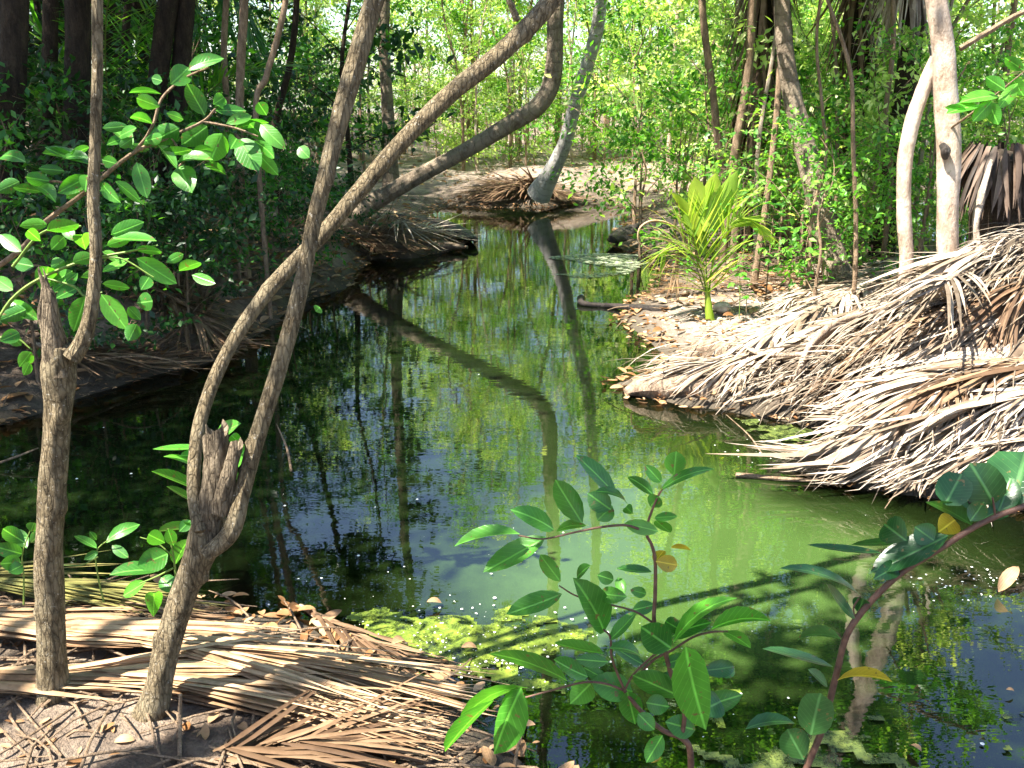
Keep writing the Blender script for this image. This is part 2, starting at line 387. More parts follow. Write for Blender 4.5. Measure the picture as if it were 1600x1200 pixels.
def frond(mbr, mbl, path, n=45, ll=.5, w=.03, ang=55, droop=.5, rad=.015, up0=UP, start=.12, floor=None, seg=5, fan=.35, jit=.12, sides=(-1, 1), lift=.01, prof=None, wk=1.0, sway=.3):
    p = catmull(path, 33)
    if floor is not None:
        g = floor(p[:, 0], p[:, 1]); p[:, 2] = np.maximum(p[:, 2], g+lift)
    tube(mbr, p[::2], list(np.linspace(rad, rad*.25, 9)), 6, n=24, flat=.7, cap=True)
    t = nrm(np.gradient(p, axis=0)); s = nrm(np.cross(t, np.asarray(up0, float))); u = np.cross(s, t)
    ln = np.linspace(start, .99, n)
    B, D, LL, WW = [], [], [], []
    for sd in sides:
        x = np.clip(ln+(rng.random(n)-.5)*.012, 0, 1)*32; i = np.minimum(x.astype(int), 31); f = (x-i)[:, None]
        b = p[i]*(1-f)+p[i+1]*f
        a = np.radians(ang*(1-.62*ln**1.5)*(1+jit*rng.standard_normal(n)))[:, None]
        lat = s[i]*sd*np.cos(fan)+u[i]*np.sin(fan*(1+.4*rng.standard_normal((n, 1))))
        d = nrm(np.cos(a)*t[i]+np.sin(a)*lat+jit*.5*rng.standard_normal((n, 3)))
        l = ll*(np.sin(math.pi*np.clip(.16+.74*ln, 0, 1))**.6 if prof is None else prof(ln))*(1+.12*rng.standard_normal(n))
        B.append(b); D.append(d); LL.append(l); WW.append(np.full(n, w)*(1-.45*ln)*wk)
    B = np.vstack(B); D = np.vstack(D); LL = np.maximum(np.concatenate(LL), .02); WW = np.concatenate(WW)
    dr = droop*(1+.5*rng.standard_normal(len(B)))
    lf = lift+rng.random(len(B))*.03 if floor is not None else 0
    strips(mbl, B, D, LL, WW, dr, UP*1.0+.15*rng.standard_normal((len(B), 3)), seg, floor, lift=lf, sway=sway)
# trees -----------------------------------------------------------
def make_tree_mesh(mbt, mbc, height, r0, crown_z0, crown_r, nl, ntw, nleaf, ls, bend=.1, wl=.5, flat=.5, lean=(0, 0), droop=.0, seg=7, spray=.35, trunkpts=None, limb_r=.35):
    if trunkpts is None:
        k = 6; z = np.linspace(0, 1, k)
        pts = np.stack([lean[0]*z**1.3*height+bend*rng.standard_normal(k)*z, lean[1]*z**1.3*height+bend*rng.standard_normal(k)*z, z*height-.1*(z == 0)], 1)
    else: pts = np.asarray(trunkpts, float)
    rr = list(r0*(1-.82*np.linspace(0, 1, len(pts)))); rr[0] *= 1.25
    tp = tube(mbt, pts, rr, seg, n=22, rough=.10)
    C, Dd = [], []
    for i in range(nl):
        f = crown_z0+(1-crown_z0)*(i+.5)/nl; j = min(21, int(f*21)); b = tp[j]
        az = i*2.4+random.random()*.9; rel = (f-crown_z0)/(1-crown_z0)
        R = crown_r*(.35+.65*math.sin(math.pi*min(1, .18+.8*rel)))*(.75+.5*random.random())
        dirv = np.array([math.cos(az), math.sin(az), .25+.9*rel-droop])
        e = b+nrm(dirv)*R; midp = (b+e)/2+np.array([0, 0, .10*R])+.06*R*rng.standard_normal(3)
        lr = max(.005, r0*(1-.8*f)*limb_r)
        lp = tube(mbt, [b, midp, e], [lr, lr*.6, lr*.2], 5, n=8, cap=False)
        for q in range(ntw):
            g = .25+.75*random.random(); k0 = lp[min(7, int(g*7.99))]
            a2 = az+random.uniform(-1.3, 1.3); tl = R*spray*(.5+.8*random.random())
            e2 = k0+nrm([math.cos(a2), math.sin(a2), random.uniform(-.3, .55)-droop])*tl
            if q % 2 == 0: tube(mbt, [k0, (k0+e2)/2+[0, 0, .04*tl], e2], [lr*.3, lr*.2, .003], 4, n=4, cap=False)
            h = rng.random(nleaf); spread = ls*1.2
            c = k0+(e2-k0)*h[:, None]+rng.standard_normal((nleaf, 3))*spread*np.array([1, 1, flat])*(.5+.8*h[:, None])
            d = nrm((e2-k0)*.6/tl+rng.standard_normal((nleaf, 3))*.75+np.array([0, 0, -.25]))
            C.append(c); Dd.append(d)
    C = np.vstack(C); Dd = np.vstack(Dd); k = len(C)
    Nn = nrm(rng.standard_normal((k, 3))*.6+UP)
    l = ls*(.65+.7*rng.random(k))
    leaf_quads(mbc, C, Dd, Nn, l, l*wl)
def build_kind(name, bark, leaf, label, cat, **kw):
    t = thing(name, label, cat, (0, 0, 0)); mt, mc = MB(), MB(); make_tree_mesh(mt, mc, **kw)
    obj('trunk' if kw['height'] > 2.2 else 'stem', mt, bark, t); obj('crown' if kw['height'] > 2.2 else 'foliage', mc, leaf, t)
    return t
def dup(root, loc, rotz=0, sc=1.0, label=None, group=None, tilt=(0, 0), cat=None):
    r = root.copy(); COL.objects.link(r); r.location = loc; r.rotation_euler = (tilt[0], tilt[1], rotz); r.scale = (sc, sc, sc)
    if label: r['label'] = label
    if group: r['group'] = group
    if cat: r['category'] = cat
    for ch in list(root.children):
        c = ch.copy(); COL.objects.link(c); c.parent = r
        for g in list(ch.children):
            d = g.copy(); COL.objects.link(d); d.parent = c
    return r
_used = set()
def place(root, loc, rotz=0, sc=1.0, label=None, group=None, tilt=(0, 0)):
    if root.name not in _used:
        _used.add(root.name); root.location = loc; root.rotation_euler = (tilt[0], tilt[1], rotz); root.scale = (sc, sc, sc)
        if label: root['label'] = label
        if group: root['group'] = group
        return root
    return dup(root, loc, rotz, sc, label, group, tilt)
# ------------------------------------------------------------------ camera, light, sky
cam = bpy.data.cameras.new('Camera'); cam.sensor_width = 36; cam.lens = 36*F/1600; cam.clip_end = 2000; cam.clip_start = .05
co = bpy.data.objects.new('Camera', cam); co.location = (0, 0, H); co.rotation_euler = (math.pi/2-PITCH, 0, 0); COL.objects.link(co); S.camera = co
SUN = nrm(np.array([-.60, -.36, 1.15]))
elev = math.asin(SUN[2]); azi = math.atan2(SUN[0], SUN[1])
w = bpy.data.worlds.new('World'); S.world = w; w.use_nodes = True; nt = w.node_tree
sky = nt.nodes.new('ShaderNodeTexSky'); sky.sky_type = 'NISHITA'; sky.sun_disc = False; sky.sun_elevation = elev; sky.sun_rotation = azi
sky.air_density = 1.0; sky.dust_density = 1.0; sky.ozone_density = 1.5
bg = nt.nodes['Background']; bg.inputs[1].default_value = .08; nt.links.new(sky.outputs[0], bg.inputs[0])
sl = bpy.data.lights.new('Sun', 'SUN'); sl.energy = 5; sl.angle = math.radians(.5); sl.color = (1, .94, .84)
so = bpy.data.objects.new('Sun', sl); so.rotation_euler = Vector(SUN).to_track_quat('Z', 'Y').to_euler(); COL.objects.link(so)
S.view_settings.view_transform = 'Standard'; S.view_settings.look = 'None'; S.view_settings.exposure = EXPO; S.view_settings.gamma = 1
S.cycles.max_bounces = 7; S.cycles.diffuse_bounces = 4; S.cycles.glossy_bounces = 3; S.cycles.transmission_bounces = 4; S.cycles.transparent_max_bounces = 8
S.cycles.caustics_reflective = False; S.cycles.caustics_refractive = False; S.cycles.use_denoising = True; S.cycles.sample_clamp_indirect = 6
S.cycles.use_adaptive_sampling = True; S.cycles.adaptive_threshold = .02

# ------------------------------------------------------------------ ground
def fan_grid(ys, nx, a=.95, b=11, pw=1.6):
    s = np.linspace(-1, 1, nx); s = np.sign(s)*np.abs(s)**pw
    X = s[None]*(np.maximum(ys, 0)[:, None]*a+b+np.maximum(ys-40, 0)[:, None]*1.5); Y = np.repeat(ys[:, None], nx, 1); return X, Y
ys = np.concatenate([np.linspace(-160, -12, 8), np.linspace(-10, 1.0, 22), 1.0+np.cumsum(np.geomspace(.03, 1.0, 250)), np.array([64, 72, 85, 110, 160, 260, 420, 700])])
ys = np.unique(ys[(ys < 1.0+200)|(ys > 100)])
def grid_mb(X, Y, Z):
    ny, nx = X.shape; i, j = np.meshgrid(np.arange(ny-1), np.arange(nx-1), indexing='ij'); i = i.ravel(); j = j.ravel()
    Fq = np.stack([i*nx+j, i*nx+j+1, (i+1)*nx+j+1, (i+1)*nx+j], 1); mb = MB()
    mb.add(np.stack([X, Y, Z], -1).reshape(-1, 3), Fq, np.stack([X, Y], -1).reshape(-1, 2)); return mb
X, Y = fan_grid(ys, 330)
Z = hgt(X.ravel(), Y.ravel()).reshape(X.shape)
Z = np.where(Y > 50, Z*(1-np.clip((Y-50)/12, 0, 1))-1.0*np.clip((Y-50)/12, 0, 1), Z)
m, nt, out = newmat('forest_soil')
f1 = noise_tex(nt, 1.1, 6, .6); f2 = noise_tex(nt, 9, 7, .7); f3 = noise_tex(nt, 70, 4, .7)
c = ramp(nt, f2, [(.34, (.055, .036, .024)), (.5, (.13, .09, .06)), (.66, (.25, .185, .13))])
c = mixc(nt, ramp(nt, f1, [(.50, (0, 0, 0)), (.66, (.85, .85, .85))]), c, (.40, .32, .24))
c = mixc(nt, .8, c, ramp(nt, f3, [(.3, (.55, .5, .46)), (.52, (1, 1, 1)), (.7, (1.3, 1.27, 1.2))]), 'MULTIPLY')
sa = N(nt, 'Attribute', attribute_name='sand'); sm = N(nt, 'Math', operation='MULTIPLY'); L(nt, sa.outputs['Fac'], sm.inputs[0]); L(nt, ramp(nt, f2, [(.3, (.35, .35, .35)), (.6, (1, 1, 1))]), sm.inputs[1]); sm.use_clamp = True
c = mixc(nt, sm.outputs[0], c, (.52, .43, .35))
geo = N(nt, 'NewGeometry'); sx = N(nt, 'SeparateXYZ'); L(nt, geo.outputs['Position'], sx.inputs[0])
mr = N(nt, 'MapRange'); L(nt, sx.outputs[2], mr.inputs[0]); mr.inputs[1].default_value = -.02; mr.inputs[2].default_value = .17
c = mixc(nt, mr.outputs[0], (.06, .048, .028), c)
b = N(nt, 'BsdfPrincipled'); b.inputs['Roughness'].default_value = .9; L(nt, c, b.inputs['Base Color'])
hsum = N(nt, 'Math', operation='MULTIPLY_ADD'); L(nt, f2, hsum.inputs[0]); hsum.inputs[1].default_value = 1.5; L(nt, f3, hsum.inputs[2])
L(nt, bump_n(nt, hsum.outputs[0], .9, .03), b.inputs['Normal']); L(nt, b.outputs[0], out.inputs[0])
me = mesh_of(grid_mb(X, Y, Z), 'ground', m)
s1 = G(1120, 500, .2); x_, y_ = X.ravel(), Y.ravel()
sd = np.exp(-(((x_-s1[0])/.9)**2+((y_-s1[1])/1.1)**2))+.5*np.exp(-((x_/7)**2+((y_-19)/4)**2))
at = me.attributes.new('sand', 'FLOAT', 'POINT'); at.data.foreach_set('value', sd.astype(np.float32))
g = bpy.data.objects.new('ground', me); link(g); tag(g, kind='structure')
# ------------------------------------------------------------------ water
yw = np.concatenate([[-3.0, -1, .5], 1.0+np.cumsum(np.geomspace(.06, 1.2, 120)), [90, 150, 300, 700]]); yw = np.unique(yw)
X, Y = fan_grid(yw, 180)
me = mesh_of(grid_mb(X, Y, X*0), 'water', None)
dep = -hgt(X.ravel(), Y.ravel()); at = me.attributes.new('depth', 'FLOAT', 'POINT'); at.data.foreach_set('value', np.where(Y.ravel() > 50, 1, dep).astype(np.float32))
# milky shallows: their sunlit brightness is painted into the murk colour here
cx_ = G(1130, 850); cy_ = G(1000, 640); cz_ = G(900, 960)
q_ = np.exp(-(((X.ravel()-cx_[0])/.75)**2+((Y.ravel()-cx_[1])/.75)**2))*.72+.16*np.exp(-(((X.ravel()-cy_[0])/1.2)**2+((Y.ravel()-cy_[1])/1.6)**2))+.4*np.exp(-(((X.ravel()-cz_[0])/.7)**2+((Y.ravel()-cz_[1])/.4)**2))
at2 = me.attributes.new('sunlit_murk', 'FLOAT', 'POINT'); at2.data.foreach_set('value', q_.astype(np.float32))
m, nt, out = newmat('pond_water')
a = N(nt, 'Attribute', attribute_name='depth')
murk = N(nt, 'MapRange'); L(nt, a.outputs['Fac'], murk.inputs[0]); murk.inputs[1].default_value = 0; murk.inputs[2].default_value = .28; murk.inputs[3].default_value = .10; murk.inputs[4].default_value = .93
df = N(nt, 'BsdfDiffuse'); a2 = N(nt, 'Attribute', attribute_name='sunlit_murk'); cl = N(nt, 'Math', operation='MULTIPLY_ADD'); L(nt, noise_tex(nt, 2.2, 6, .7), cl.inputs[0]); cl.inputs[1].default_value = .8; L(nt, a2.outputs['Fac'], cl.inputs[2])
dc = ramp(nt, cl.outputs[0], [(.34, MURK1), (.68, (.014, .026, .006)), (1.0, MURK_SUNLIT)]); L(nt, dc, df.inputs[0])
tr = N(nt, 'BsdfTransparent'); tr.inputs[0].default_value = (.62, .66, .34, 1)
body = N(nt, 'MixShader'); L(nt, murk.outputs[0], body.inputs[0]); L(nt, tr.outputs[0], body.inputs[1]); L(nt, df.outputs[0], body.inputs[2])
gl = N(nt, 'BsdfGlossy'); gl.inputs['Roughness'].default_value = .0
n1 = noise_tex(nt, 9, 3, .5, stretch=(.55, 1.3, 1)); n2 = noise_tex(nt, 1.3, 2, .5, stretch=(.5, 1, 1))
hs = N(nt, 'Math', operation='MULTIPLY_ADD'); L(nt, n2, hs.inputs[0]); hs.inputs[1].default_value = 2.0; L(nt, n1, hs.inputs[2])
bn = bump_n(nt, hs.outputs[0], .028, .02); L(nt, bn, gl.inputs['Normal'])
fr = N(nt, 'Fresnel'); fr.inputs[0].default_value = 2.0; L(nt, bn, fr.inputs['Normal'])
mx = N(nt, 'MixShader'); L(nt, fr.outputs[0], mx.inputs[0]); L(nt, body.outputs[0], mx.inputs[1]); L(nt, gl.outputs[0], mx.inputs[2]); L(nt, mx.outputs[0], out.inputs[0])
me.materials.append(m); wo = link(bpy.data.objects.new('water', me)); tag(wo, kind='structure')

# ------------------------------------------------------------------ the two broken trees standing in front
def pts(lst, D, dD=0.0):
    n = len(lst); return np.array([P(x, y, D+dD*i/max(1, n-1)) for i, (x, y) in enumerate(lst)])
def px2r(w, D): return w/2/F*D*.86
t = thing('young_tree', 'young tree with a broken grey top and one thin upright stem, beside the dried frond', 'tree', T(84, 1120))
Dn = 2.06
mb = MB(); tube(mb, pts([(86, 1150), (84, 1110), (80, 1000), (77, 880), (82, 760), (90, 640), (92, 580), (98, 540)], Dn), [px2r(w, Dn) for w in (104, 76, 58, 54, 50, 54, 62, 50)], 22, n=80, rough=.12,
    knots=[(.62, 4.4, .010, .02), (.35, 2.0, .006, .015), (.85, 3.6, .008, .02), (.93, .3, .02, .03)])
for e in ((20, 1165), (70, 1190), (150, 1170), (120, 1130)): tube(mb, [P(86, 1115, Dn), (P(86, 1128, Dn)+P(*e, Dn-.03))/2+[0, 0, .012], P(*e, Dn-.03)-[0, 0, .03]], [.026, .018, .007], 8, n=12, rough=.2)
tr_ = obj('trunk', mb, M['bark_near'], t)
mb = MB(); tube(mb, pts([(92, 585), (86, 540), (80, 500), (76, 462), (72, 448)], Dn-.005), [px2r(w, Dn) for w in (56, 48, 36, 26, 13)], 16, n=34, rough=.22, jag=.03)
tube(mb, pts([(88, 560), (66, 500), (66, 455)], Dn-.01), [px2r(w, Dn) for w in (24, 14, 4)], 8, n=16, rough=.25, jag=.02)
obj('broken_top', mb, M['bark_stump'], t)
mb = MB(); tube(mb, pts([(112, 560), (130, 530), (143, 480), (150, 400), (146, 320), (148, 240), (152, 120), (152, 0), (156, -160), (150, -400)], Dn-.02, .1), [px2r(w, Dn) for w in (34, 30, 25, 22, 22, 20, 19, 19, 17, 12)], 14, n=90, rough=.05,
    knots=[(.27, 3.2, .006, .008), (.52, 0.4, .004, .01)])
obj('stem', mb, M['bark_near'], t)

t = thing('forked_tree', 'slanting tree with a jagged broken stub between two long thin stems crossing the view', 'tree', T(225, 1150))
Dt = 2.0
mb = MB(); tube(mb, pts([(222, 1165), (244, 1090), (262, 1010), (290, 920), (318, 850), (330, 800)], Dt, .04), [px2r(w, Dt) for w in (104, 62, 52, 54, 64, 54)], 22, n=80, rough=.12,
    knots=[(.45, 1.0, .012, .018), (.75, 4.5, .010, .014), (.62, 3.4, .006, .02)])
for e in ((150, 1185), (235, 1200), (290, 1190), (190, 1205)): tube(mb, [P(228, 1130, Dt), (P(228, 1130, Dt)+P(*e, Dt-.06))/2+[0, 0, .008], P(*e, Dt-.06)-[0, 0, .03]], [.022, .018, .008], 8, n=12, rough=.15)
tr_ = obj('trunk', mb, M['bark_near'], t)
mb = MB(); tube(mb, pts([(326, 840), (334, 780), (338, 730), (338, 690)], Dt+.03), [px2r(w, Dt) for w in (56, 52, 50, 44)], 26, n=40, rough=.16, jag=.03)
tube(mb, pts([(342, 800), (357, 745), (366, 708)], Dt+.01), [px2r(w, Dt) for w in (40, 34, 26)], 16, n=24, rough=.2, jag=.025)
tube(mb, pts([(330, 760), (328, 725), (324, 695)], Dt+.02), [px2r(w, Dt) for w in (28, 26, 16)], 14, n=12, rough=.25, jag=.02)
obj('broken_stub', mb, M['bark_stump'], t)
mb = MB(); tube(mb, pts([(312, 830), (303, 770), (306, 700), (318, 640), (345, 570), (385, 500), (440, 430), (500, 370), (560, 300), (620, 230), (700, 150), (780, 85), (850, 15), (900, -60), (1010, -260)], Dt+.0, .55),
    [px2r(w, Dt+.25*i/14) for i, w in enumerate((26, 26, 26, 26, 26, 27, 29, 30, 31, 32, 34, 35, 36, 34, 26))], 14, n=130, rough=.05,
    knots=[(.64, 3.0, .006, .012), (.56, .8, .007, .012), (.73, 5.2, .009, .008), (.3, 2, .004, .01)])
obj('stem', mb, M['bark_near'], t)
mb = MB(); tube(mb, pts([(322, 868), (360, 832), (378, 770), (400, 690), (428, 600), (455, 510), (474, 430), (490, 350), (510, 270), (530, 190), (558, 90), (585, 0), (625, -140), (700, -400)], Dt-.02, .25),
    [px2r(w, Dt+.1) for w in (28, 36, 32, 32, 31, 30, 29, 28, 30, 33, 36, 34, 30, 22)], 14, n=120, rough=.05,
    knots=[(.3, 3.0, .005, .012), (.50, 1.0, .005, .01), (.16, 5.2, .006, .01)])
obj('stem', mb, M['bark_near'], t)
mb = MB(); tube(mb, pts([(808, 32), (800, 10), (790, -10), (776, -30)], 2.45), [.009, .008, .006, .004], 8, n=12, rough=.15)
obj('branch', mb, M['bark_near'], t)

# ------------------------------------------------------------------ hand-placed leafy plants
def plant(name, label, cat, root, stems, groups, D, stem_mat, group=None, sr=1.0):
    """stems: list of (pixel path, start width, end width); groups: {part material: leaf rows (bx,by,tx,ty,w[,dD])}"""
    t = thing(name, label, cat, root, group); mb = MB()
    for path, w0, w1 in stems:
        n = len(path); q = []
        for i, p in enumerate(path):
            q.append(P(p[0], p[1], D+(p[2] if len(p) > 2 else 0)))
        tube(mb, q, list(np.linspace(px2r(w0, D)*sr, px2r(w1, D)*sr, n)), 8, n=n*5, rough=.07)
    obj('stem', mb, M[stem_mat], t)
    for mt, rows in groups:
        mb = MB()
        for r in rows:
            dd = (random.random()-.5)*.10*D/2
            off = r[5] if len(r) > 5 else (random.random()-.5)*.06
            hand_leaf(mb, *r[:5], D+off, dd, curl=random.uniform(-.10, .30), fold=random.uniform(.08, .38), round_=.5 if mt == 'leaf_blue' and r[4] > 45 else 0)
        obj('foliage', mb, M[mt], t)
    return t
def conv(rows, s, ox, oy): return [(r[0]/s+ox, r[1]/s+oy, r[2]/s+ox, r[3]/s+oy, r[4]/s)+tuple(r[5:]) for r in rows]
def convp(ps, s, ox, oy): return [([(p[0]/s+ox, p[1]/s+oy)+tuple(p[2:]) for p in path], a, b) for path, a, b in ps]
dark = [(530,325,370,250,70),(635,300,535,140,90),(760,200,610,50,60),(740,250,655,190,80),(690,290,745,235,70),(800,230,680,185,28),(895,195,800,130,42),(925,150,865,85,45),
 (972,125,980,35,78),(920,180,1120,100,36),(885,240,915,200,60),(820,265,795,240,40),(900,280,985,275,34),(915,330,790,300,55),(905,290,960,335,40),(500,350,270,480,82),(405,340,165,385,42),
 (650,310,540,330,35),(555,515,480,415,58),(560,560,355,635,72),(715,700,600,500,100),(615,500,665,455,35),(735,730,835,625,45),(715,780,530,740,40),(580,880,290,780,56),(655,865,530,800,60),
 (730,810,610,800,50),(820,920,665,880,100),(665,890,590,965,90),(960,760,850,680,110),(1000,940,820,860,85),(800,920,830,1040,85),(870,960,955,975,70),(1050,1060,940,1030,80),
 (1120,850,1195,835,55),(1060,980,1225,930,75),(860,820,735,740,45),(700,560,800,570,60),(690,490,750,510,50),(890,480,760,465,30),(870,560,810,545,40),(960,720,1110,665,60),(735,760,850,790,40),
 (820,620,900,600,50),(790,560,765,500,40),(1010,700,940,660,55),(930,820,1030,790,50),(840,1000,900,1060,60),(730,880,640,830,45),(1155,700,1255,760,42),(900,900,990,850,50),(1080,830,1000,780,60)]
brt = [(1015,755,1090,1060,140,-.12),(970,740,1205,575,52,-.05),(1110,690,1330,660,56,-.05),(410,905,310,1150,116,-.15),(435,905,180,1035,45,-.15),(310,950,130,1140,50,-.18),(930,1080,870,1180,62)]
stm = [([(1035,1230,.02),(1030,1130),(1000,1090),(930,1060),(850,990),(790,915)],16,8),([(985,900,0),(960,850),(935,760),(900,670),(903,560),(903,440),(890,380),(870,335),(885,270),(925,180),(985,120)],11,4),
 ([(1000,1090),(1010,1000),(985,900)],11,9),([(870,335),(800,308),(700,315),(600,335),(490,358),(400,345)],6,3),([(900,670),(830,625),(740,600),(620,570),(550,530)],5,3),([(790,915),(745,800),(738,720),(712,690)],6,4),
 ([(790,915),(720,890),(640,885),(520,915),(410,945)],6,4),([(850,850),(900,800),(960,770),(1040,720),(1110,700),(1170,698)],6,4),([(935,760),(880,800),(820,860),(790,915)],5,5)]
plant('sapling', 'leafy green sapling with pointed leaves standing in front of the green water', 'sapling', [.33, 1.45, .2], convp(stm, 2.353, 640, 690),
  [('leaf_near', conv(dark, 2.353, 640, 690)), ('leaf_bright', conv(brt, 2.353, 640, 690)), ('leaf_yellow', conv([(905,440,985,455,62),(900,445,935,400,36),(960,390,1035,400,18),(890,1180,915,1150,30)], 2.353, 640, 690))], 1.62, 'stem_red')
# reddish branch leaning in on the right with thick dull leaves
blu = [(565,580,270,480,30),(545,660,440,535,32),(555,640,575,590,60),(640,425,370,395,24),(740,385,530,395,26),(880,362,600,495,92),(730,380,650,320,100),(830,380,760,330,80),(965,325,800,240,46),
 (870,250,930,140,110),(1045,245,960,100,130),(1110,260,1165,60,215),(960,310,1010,240,62),(900,270,950,235,50),(495,735,335,740,36),(465,835,210,770,30),(445,905,375,845,30),(385,1080,420,930,112),
 (360,1170,300,1060,100),(150,1060,330,1040,42),(1010,300,1120,240,60),(700,470,610,520,60),(1060,280,1110,150,90),(-10,850,110,835,60),(60,960,-20,1000,90)]
plant('branch', 'reddish brown branch rising to the right with thick dull green round leaves', 'branch', [.62, 1.5, .2],
  convp([([(350,1280),(370,1200),(430,1050),(480,850),(520,710),(610,590),(720,490),(850,410),(960,340),(1050,295),(1170,250)],15,11),([(1050,290),(1045,250),(1040,225)],5,4),([(565,580),(540,620),(545,660)],4,3),([(495,735),(480,715),(455,705)],4,3)], 2.308, 1100, 680),
  [('leaf_blue', conv(blu, 2.308, 1100, 680)), ('leaf_yellow', conv([(905,305,845,350,78),(480,885,680,890,32)], 2.308, 1100, 680))], 1.62, 'stem_red')
# shrub boughs on the left
up_d = [(880,330,1050,275,56),(800,395,885,318,90),(760,380,710,365,45),(755,440,605,435,26),(750,500,640,460,62),(960,540,875,390,80),(1010,520,1155,520,50),(715,580,610,550,40),(620,700,500,610,52),(840,600,670,680,92),
 (970,590,850,680,100),(1120,650,1215,800,112),(1170,580,1250,660,70),(1220,585,1340,700,72),(1060,580,1180,545,50),(740,680,830,790,40),(640,760,690,930,72),(840,780,900,905,104),(830,760,1000,750,42),(960,770,1060,820,40),
 (415,740,285,750,36),(420,770,210,690,50),(560,640,640,600,40),(620,650,560,690,45),(680,660,760,640,50),(700,700,600,690,36),(760,720,900,700,42),(900,720,1000,700,40),(360,740,200,720,40),(300,800,180,790,44),(240,850,120,830,60),
 (200,900,60,880,40),(120,760,0,740,50),(90,850,-20,900,60),(170,880,260,950,52),(330,720,420,690,36),(500,680,590,650,40),(860,560,780,530,40),(480,600,600,590,44),(1210,480,1250,540,60),(1400,690,1450,740,60)]
up_b = [(1000,490,1050,455,62),(1040,625,985,760,106),(1110,650,1080,700,72),(1190,660,1285,742,50),(1210,720,1305,822,62),(1090,610,1260,575,36),(480,750,555,770,54),(410,830,270,905,72),(390,870,310,930,52),(410,820,400,900,62),(480,860,565,950,52),(540,850,660,950,46)]
plant('shrub', 'broad-leaved shrub bough reaching past the thin upright stem of the broken-topped tree', 'shrub', G(-260, 560, .1),
  convp([([(-400,1500),(60,1200),(200,1050),(400,900),(620,720),(800,640),(950,570),(1010,510)],12,4),([(720,580),(760,460),(860,370),(980,315)],5,4),([(620,720),(680,650),(720,580)],5,5),([(950,570),(1100,600),(1210,640)],5,3),([(400,880),(250,850),(80,870)],5,3),([(800,640),(860,740),(840,780)],4,3)], 3, 0, 0),
  [('leaf_near', conv(up_d, 3, 0, 0)), ('leaf_bright', conv(up_b, 3, 0, 0))], 2.7, 'bark_thin')
lo_b = [(220,1080,370,1050,62),(220,1050,90,1060,50),(520,1100,675,1040,72),(530,1120,735,1130,40),(400,1170,380,1100,72),(240,1170,300,1110,60),(100,1180,0,1100,60),(640,1175,760,1180,40),(500,1150,620,1110,50),(190,1130,130,1080,50),(350,1130,300,1060,50),
  (200,1370,225,1250,88),(400,1390,345,1555,92),(475,1380,595,1545,88),(480,1330,610,1350,42),(480,1275,605,1210,36),(640,1210,830,1330,84),(180,1500,45,1410,62),(145,1650,90,1720,62),(140,1700,110,1760,42)]
lo_d = [(235,1330,340,1270,50),(245,1370,365,1280,60),(260,1400,365,1350,46),(715,1410,640,1420,84),(60,1360,-30,1300,60),(120,1450,0,1500,70),(160,1250,60,1230,60),(340,1230,440,1200,60),(560,1230,480,1180,40),(700,1300,660,1360,60),(90,1560,0,1600,60),
  (600,1440,660,1500,50),(640,1520,600,1600,70),(100,1620,30,1560,50),(380,1300,470,1290,36),(300,1220,240,1260,60),(1480,1460,1500,1440,50),(840,1270,940,1230,50),(900,1290,1010,1330,50),(780,1230,860,1190,44)]
plant('shrub', 'low bright-leaved shrub spreading its leaves around the broken grey treetop', 'shrub', G(-300, 640, .1),
  convp([([(-500,1800),(-100,1600),(60,1400),(200,1300),(400,1220),(600,1180),(740,1150)],10,3),([(200,1300),(340,1340),(400,1390),(480,1370)],5,3),([(-100,1600),(60,1580),(150,1640)],5,3),([(400,1220),(560,1210),(720,1300)],4,3),([(60,1250),(200,1090),(380,1060)],6,4)], 3, 0, 0),
  [('leaf_bright', conv(lo_b, 3, 0, 0)), ('leaf_near', conv(lo_d, 3, 0, 0))], 2.35, 'stem_green')
plant('seedling', 'pale green shoot growing behind the jagged broken stub', 'seedling', T(330, 915),
  convp([([(960,1500),(980,1250),(1000,1000),(1010,850)],6,3)], 3, 0, 400),
  [('leaf_bright', conv([(1010,850,1130,785,62),(1085,840,1140,895,50),(950,900,715,905,28),(930,930,845,935,40),(940,1010,765,940,28),(940,1100,710,1010,46),(930,1160,780,1080,32),(1060,1020,1165,880,62),(1040,1070,1125,1020,42),(1040,1120,1100,1070,50)], 3, 0, 400))], 2.2, 'stem_green')
plant('seedling', 'large-leaved seedling growing behind the trunk of the slanting forked tree', 'seedling', T(262, 925),
  convp([([(640,330),(630,250),(620,160),(600,60)],6,3),([(620,200),(560,230),(500,255)],4,3),([(620,160),(560,110),(500,90)],3,2)], 2.2857, 0, 800),
  [('leaf_near', conv([(600,150,490,195,80),(590,110,530,80,52),(565,210,390,225,46),(625,190,680,95,46),(700,50,565,70,30),(575,235,635,285,56),(680,30,640,70,40),(620,120,600,60,40)], 2.2857, 0, 800)), ('leaf_bright', conv([(520,250,440,300,42),(550,285,548,375,56)], 2.2857, 0, 800))], 2.25, 'stem_green')
plant('seedling', 'small spindly seedling in the dark gap between the two front trees', 'seedling', T(165, 925),
  convp([([(370,320),(350,230),(345,140),(400,90)],4,2),([(350,160),(290,190),(220,190)],3,2)], 2.2857, 0, 800),
  [('leaf_near', conv([(385,100,500,45,42),(345,130,265,85,26),(400,120,460,165,32),(350,140,300,170,26),(380,110,430,60,20),(345,100,320,70,20)], 2.2857, 0, 800))], 2.4, 'stem_green')
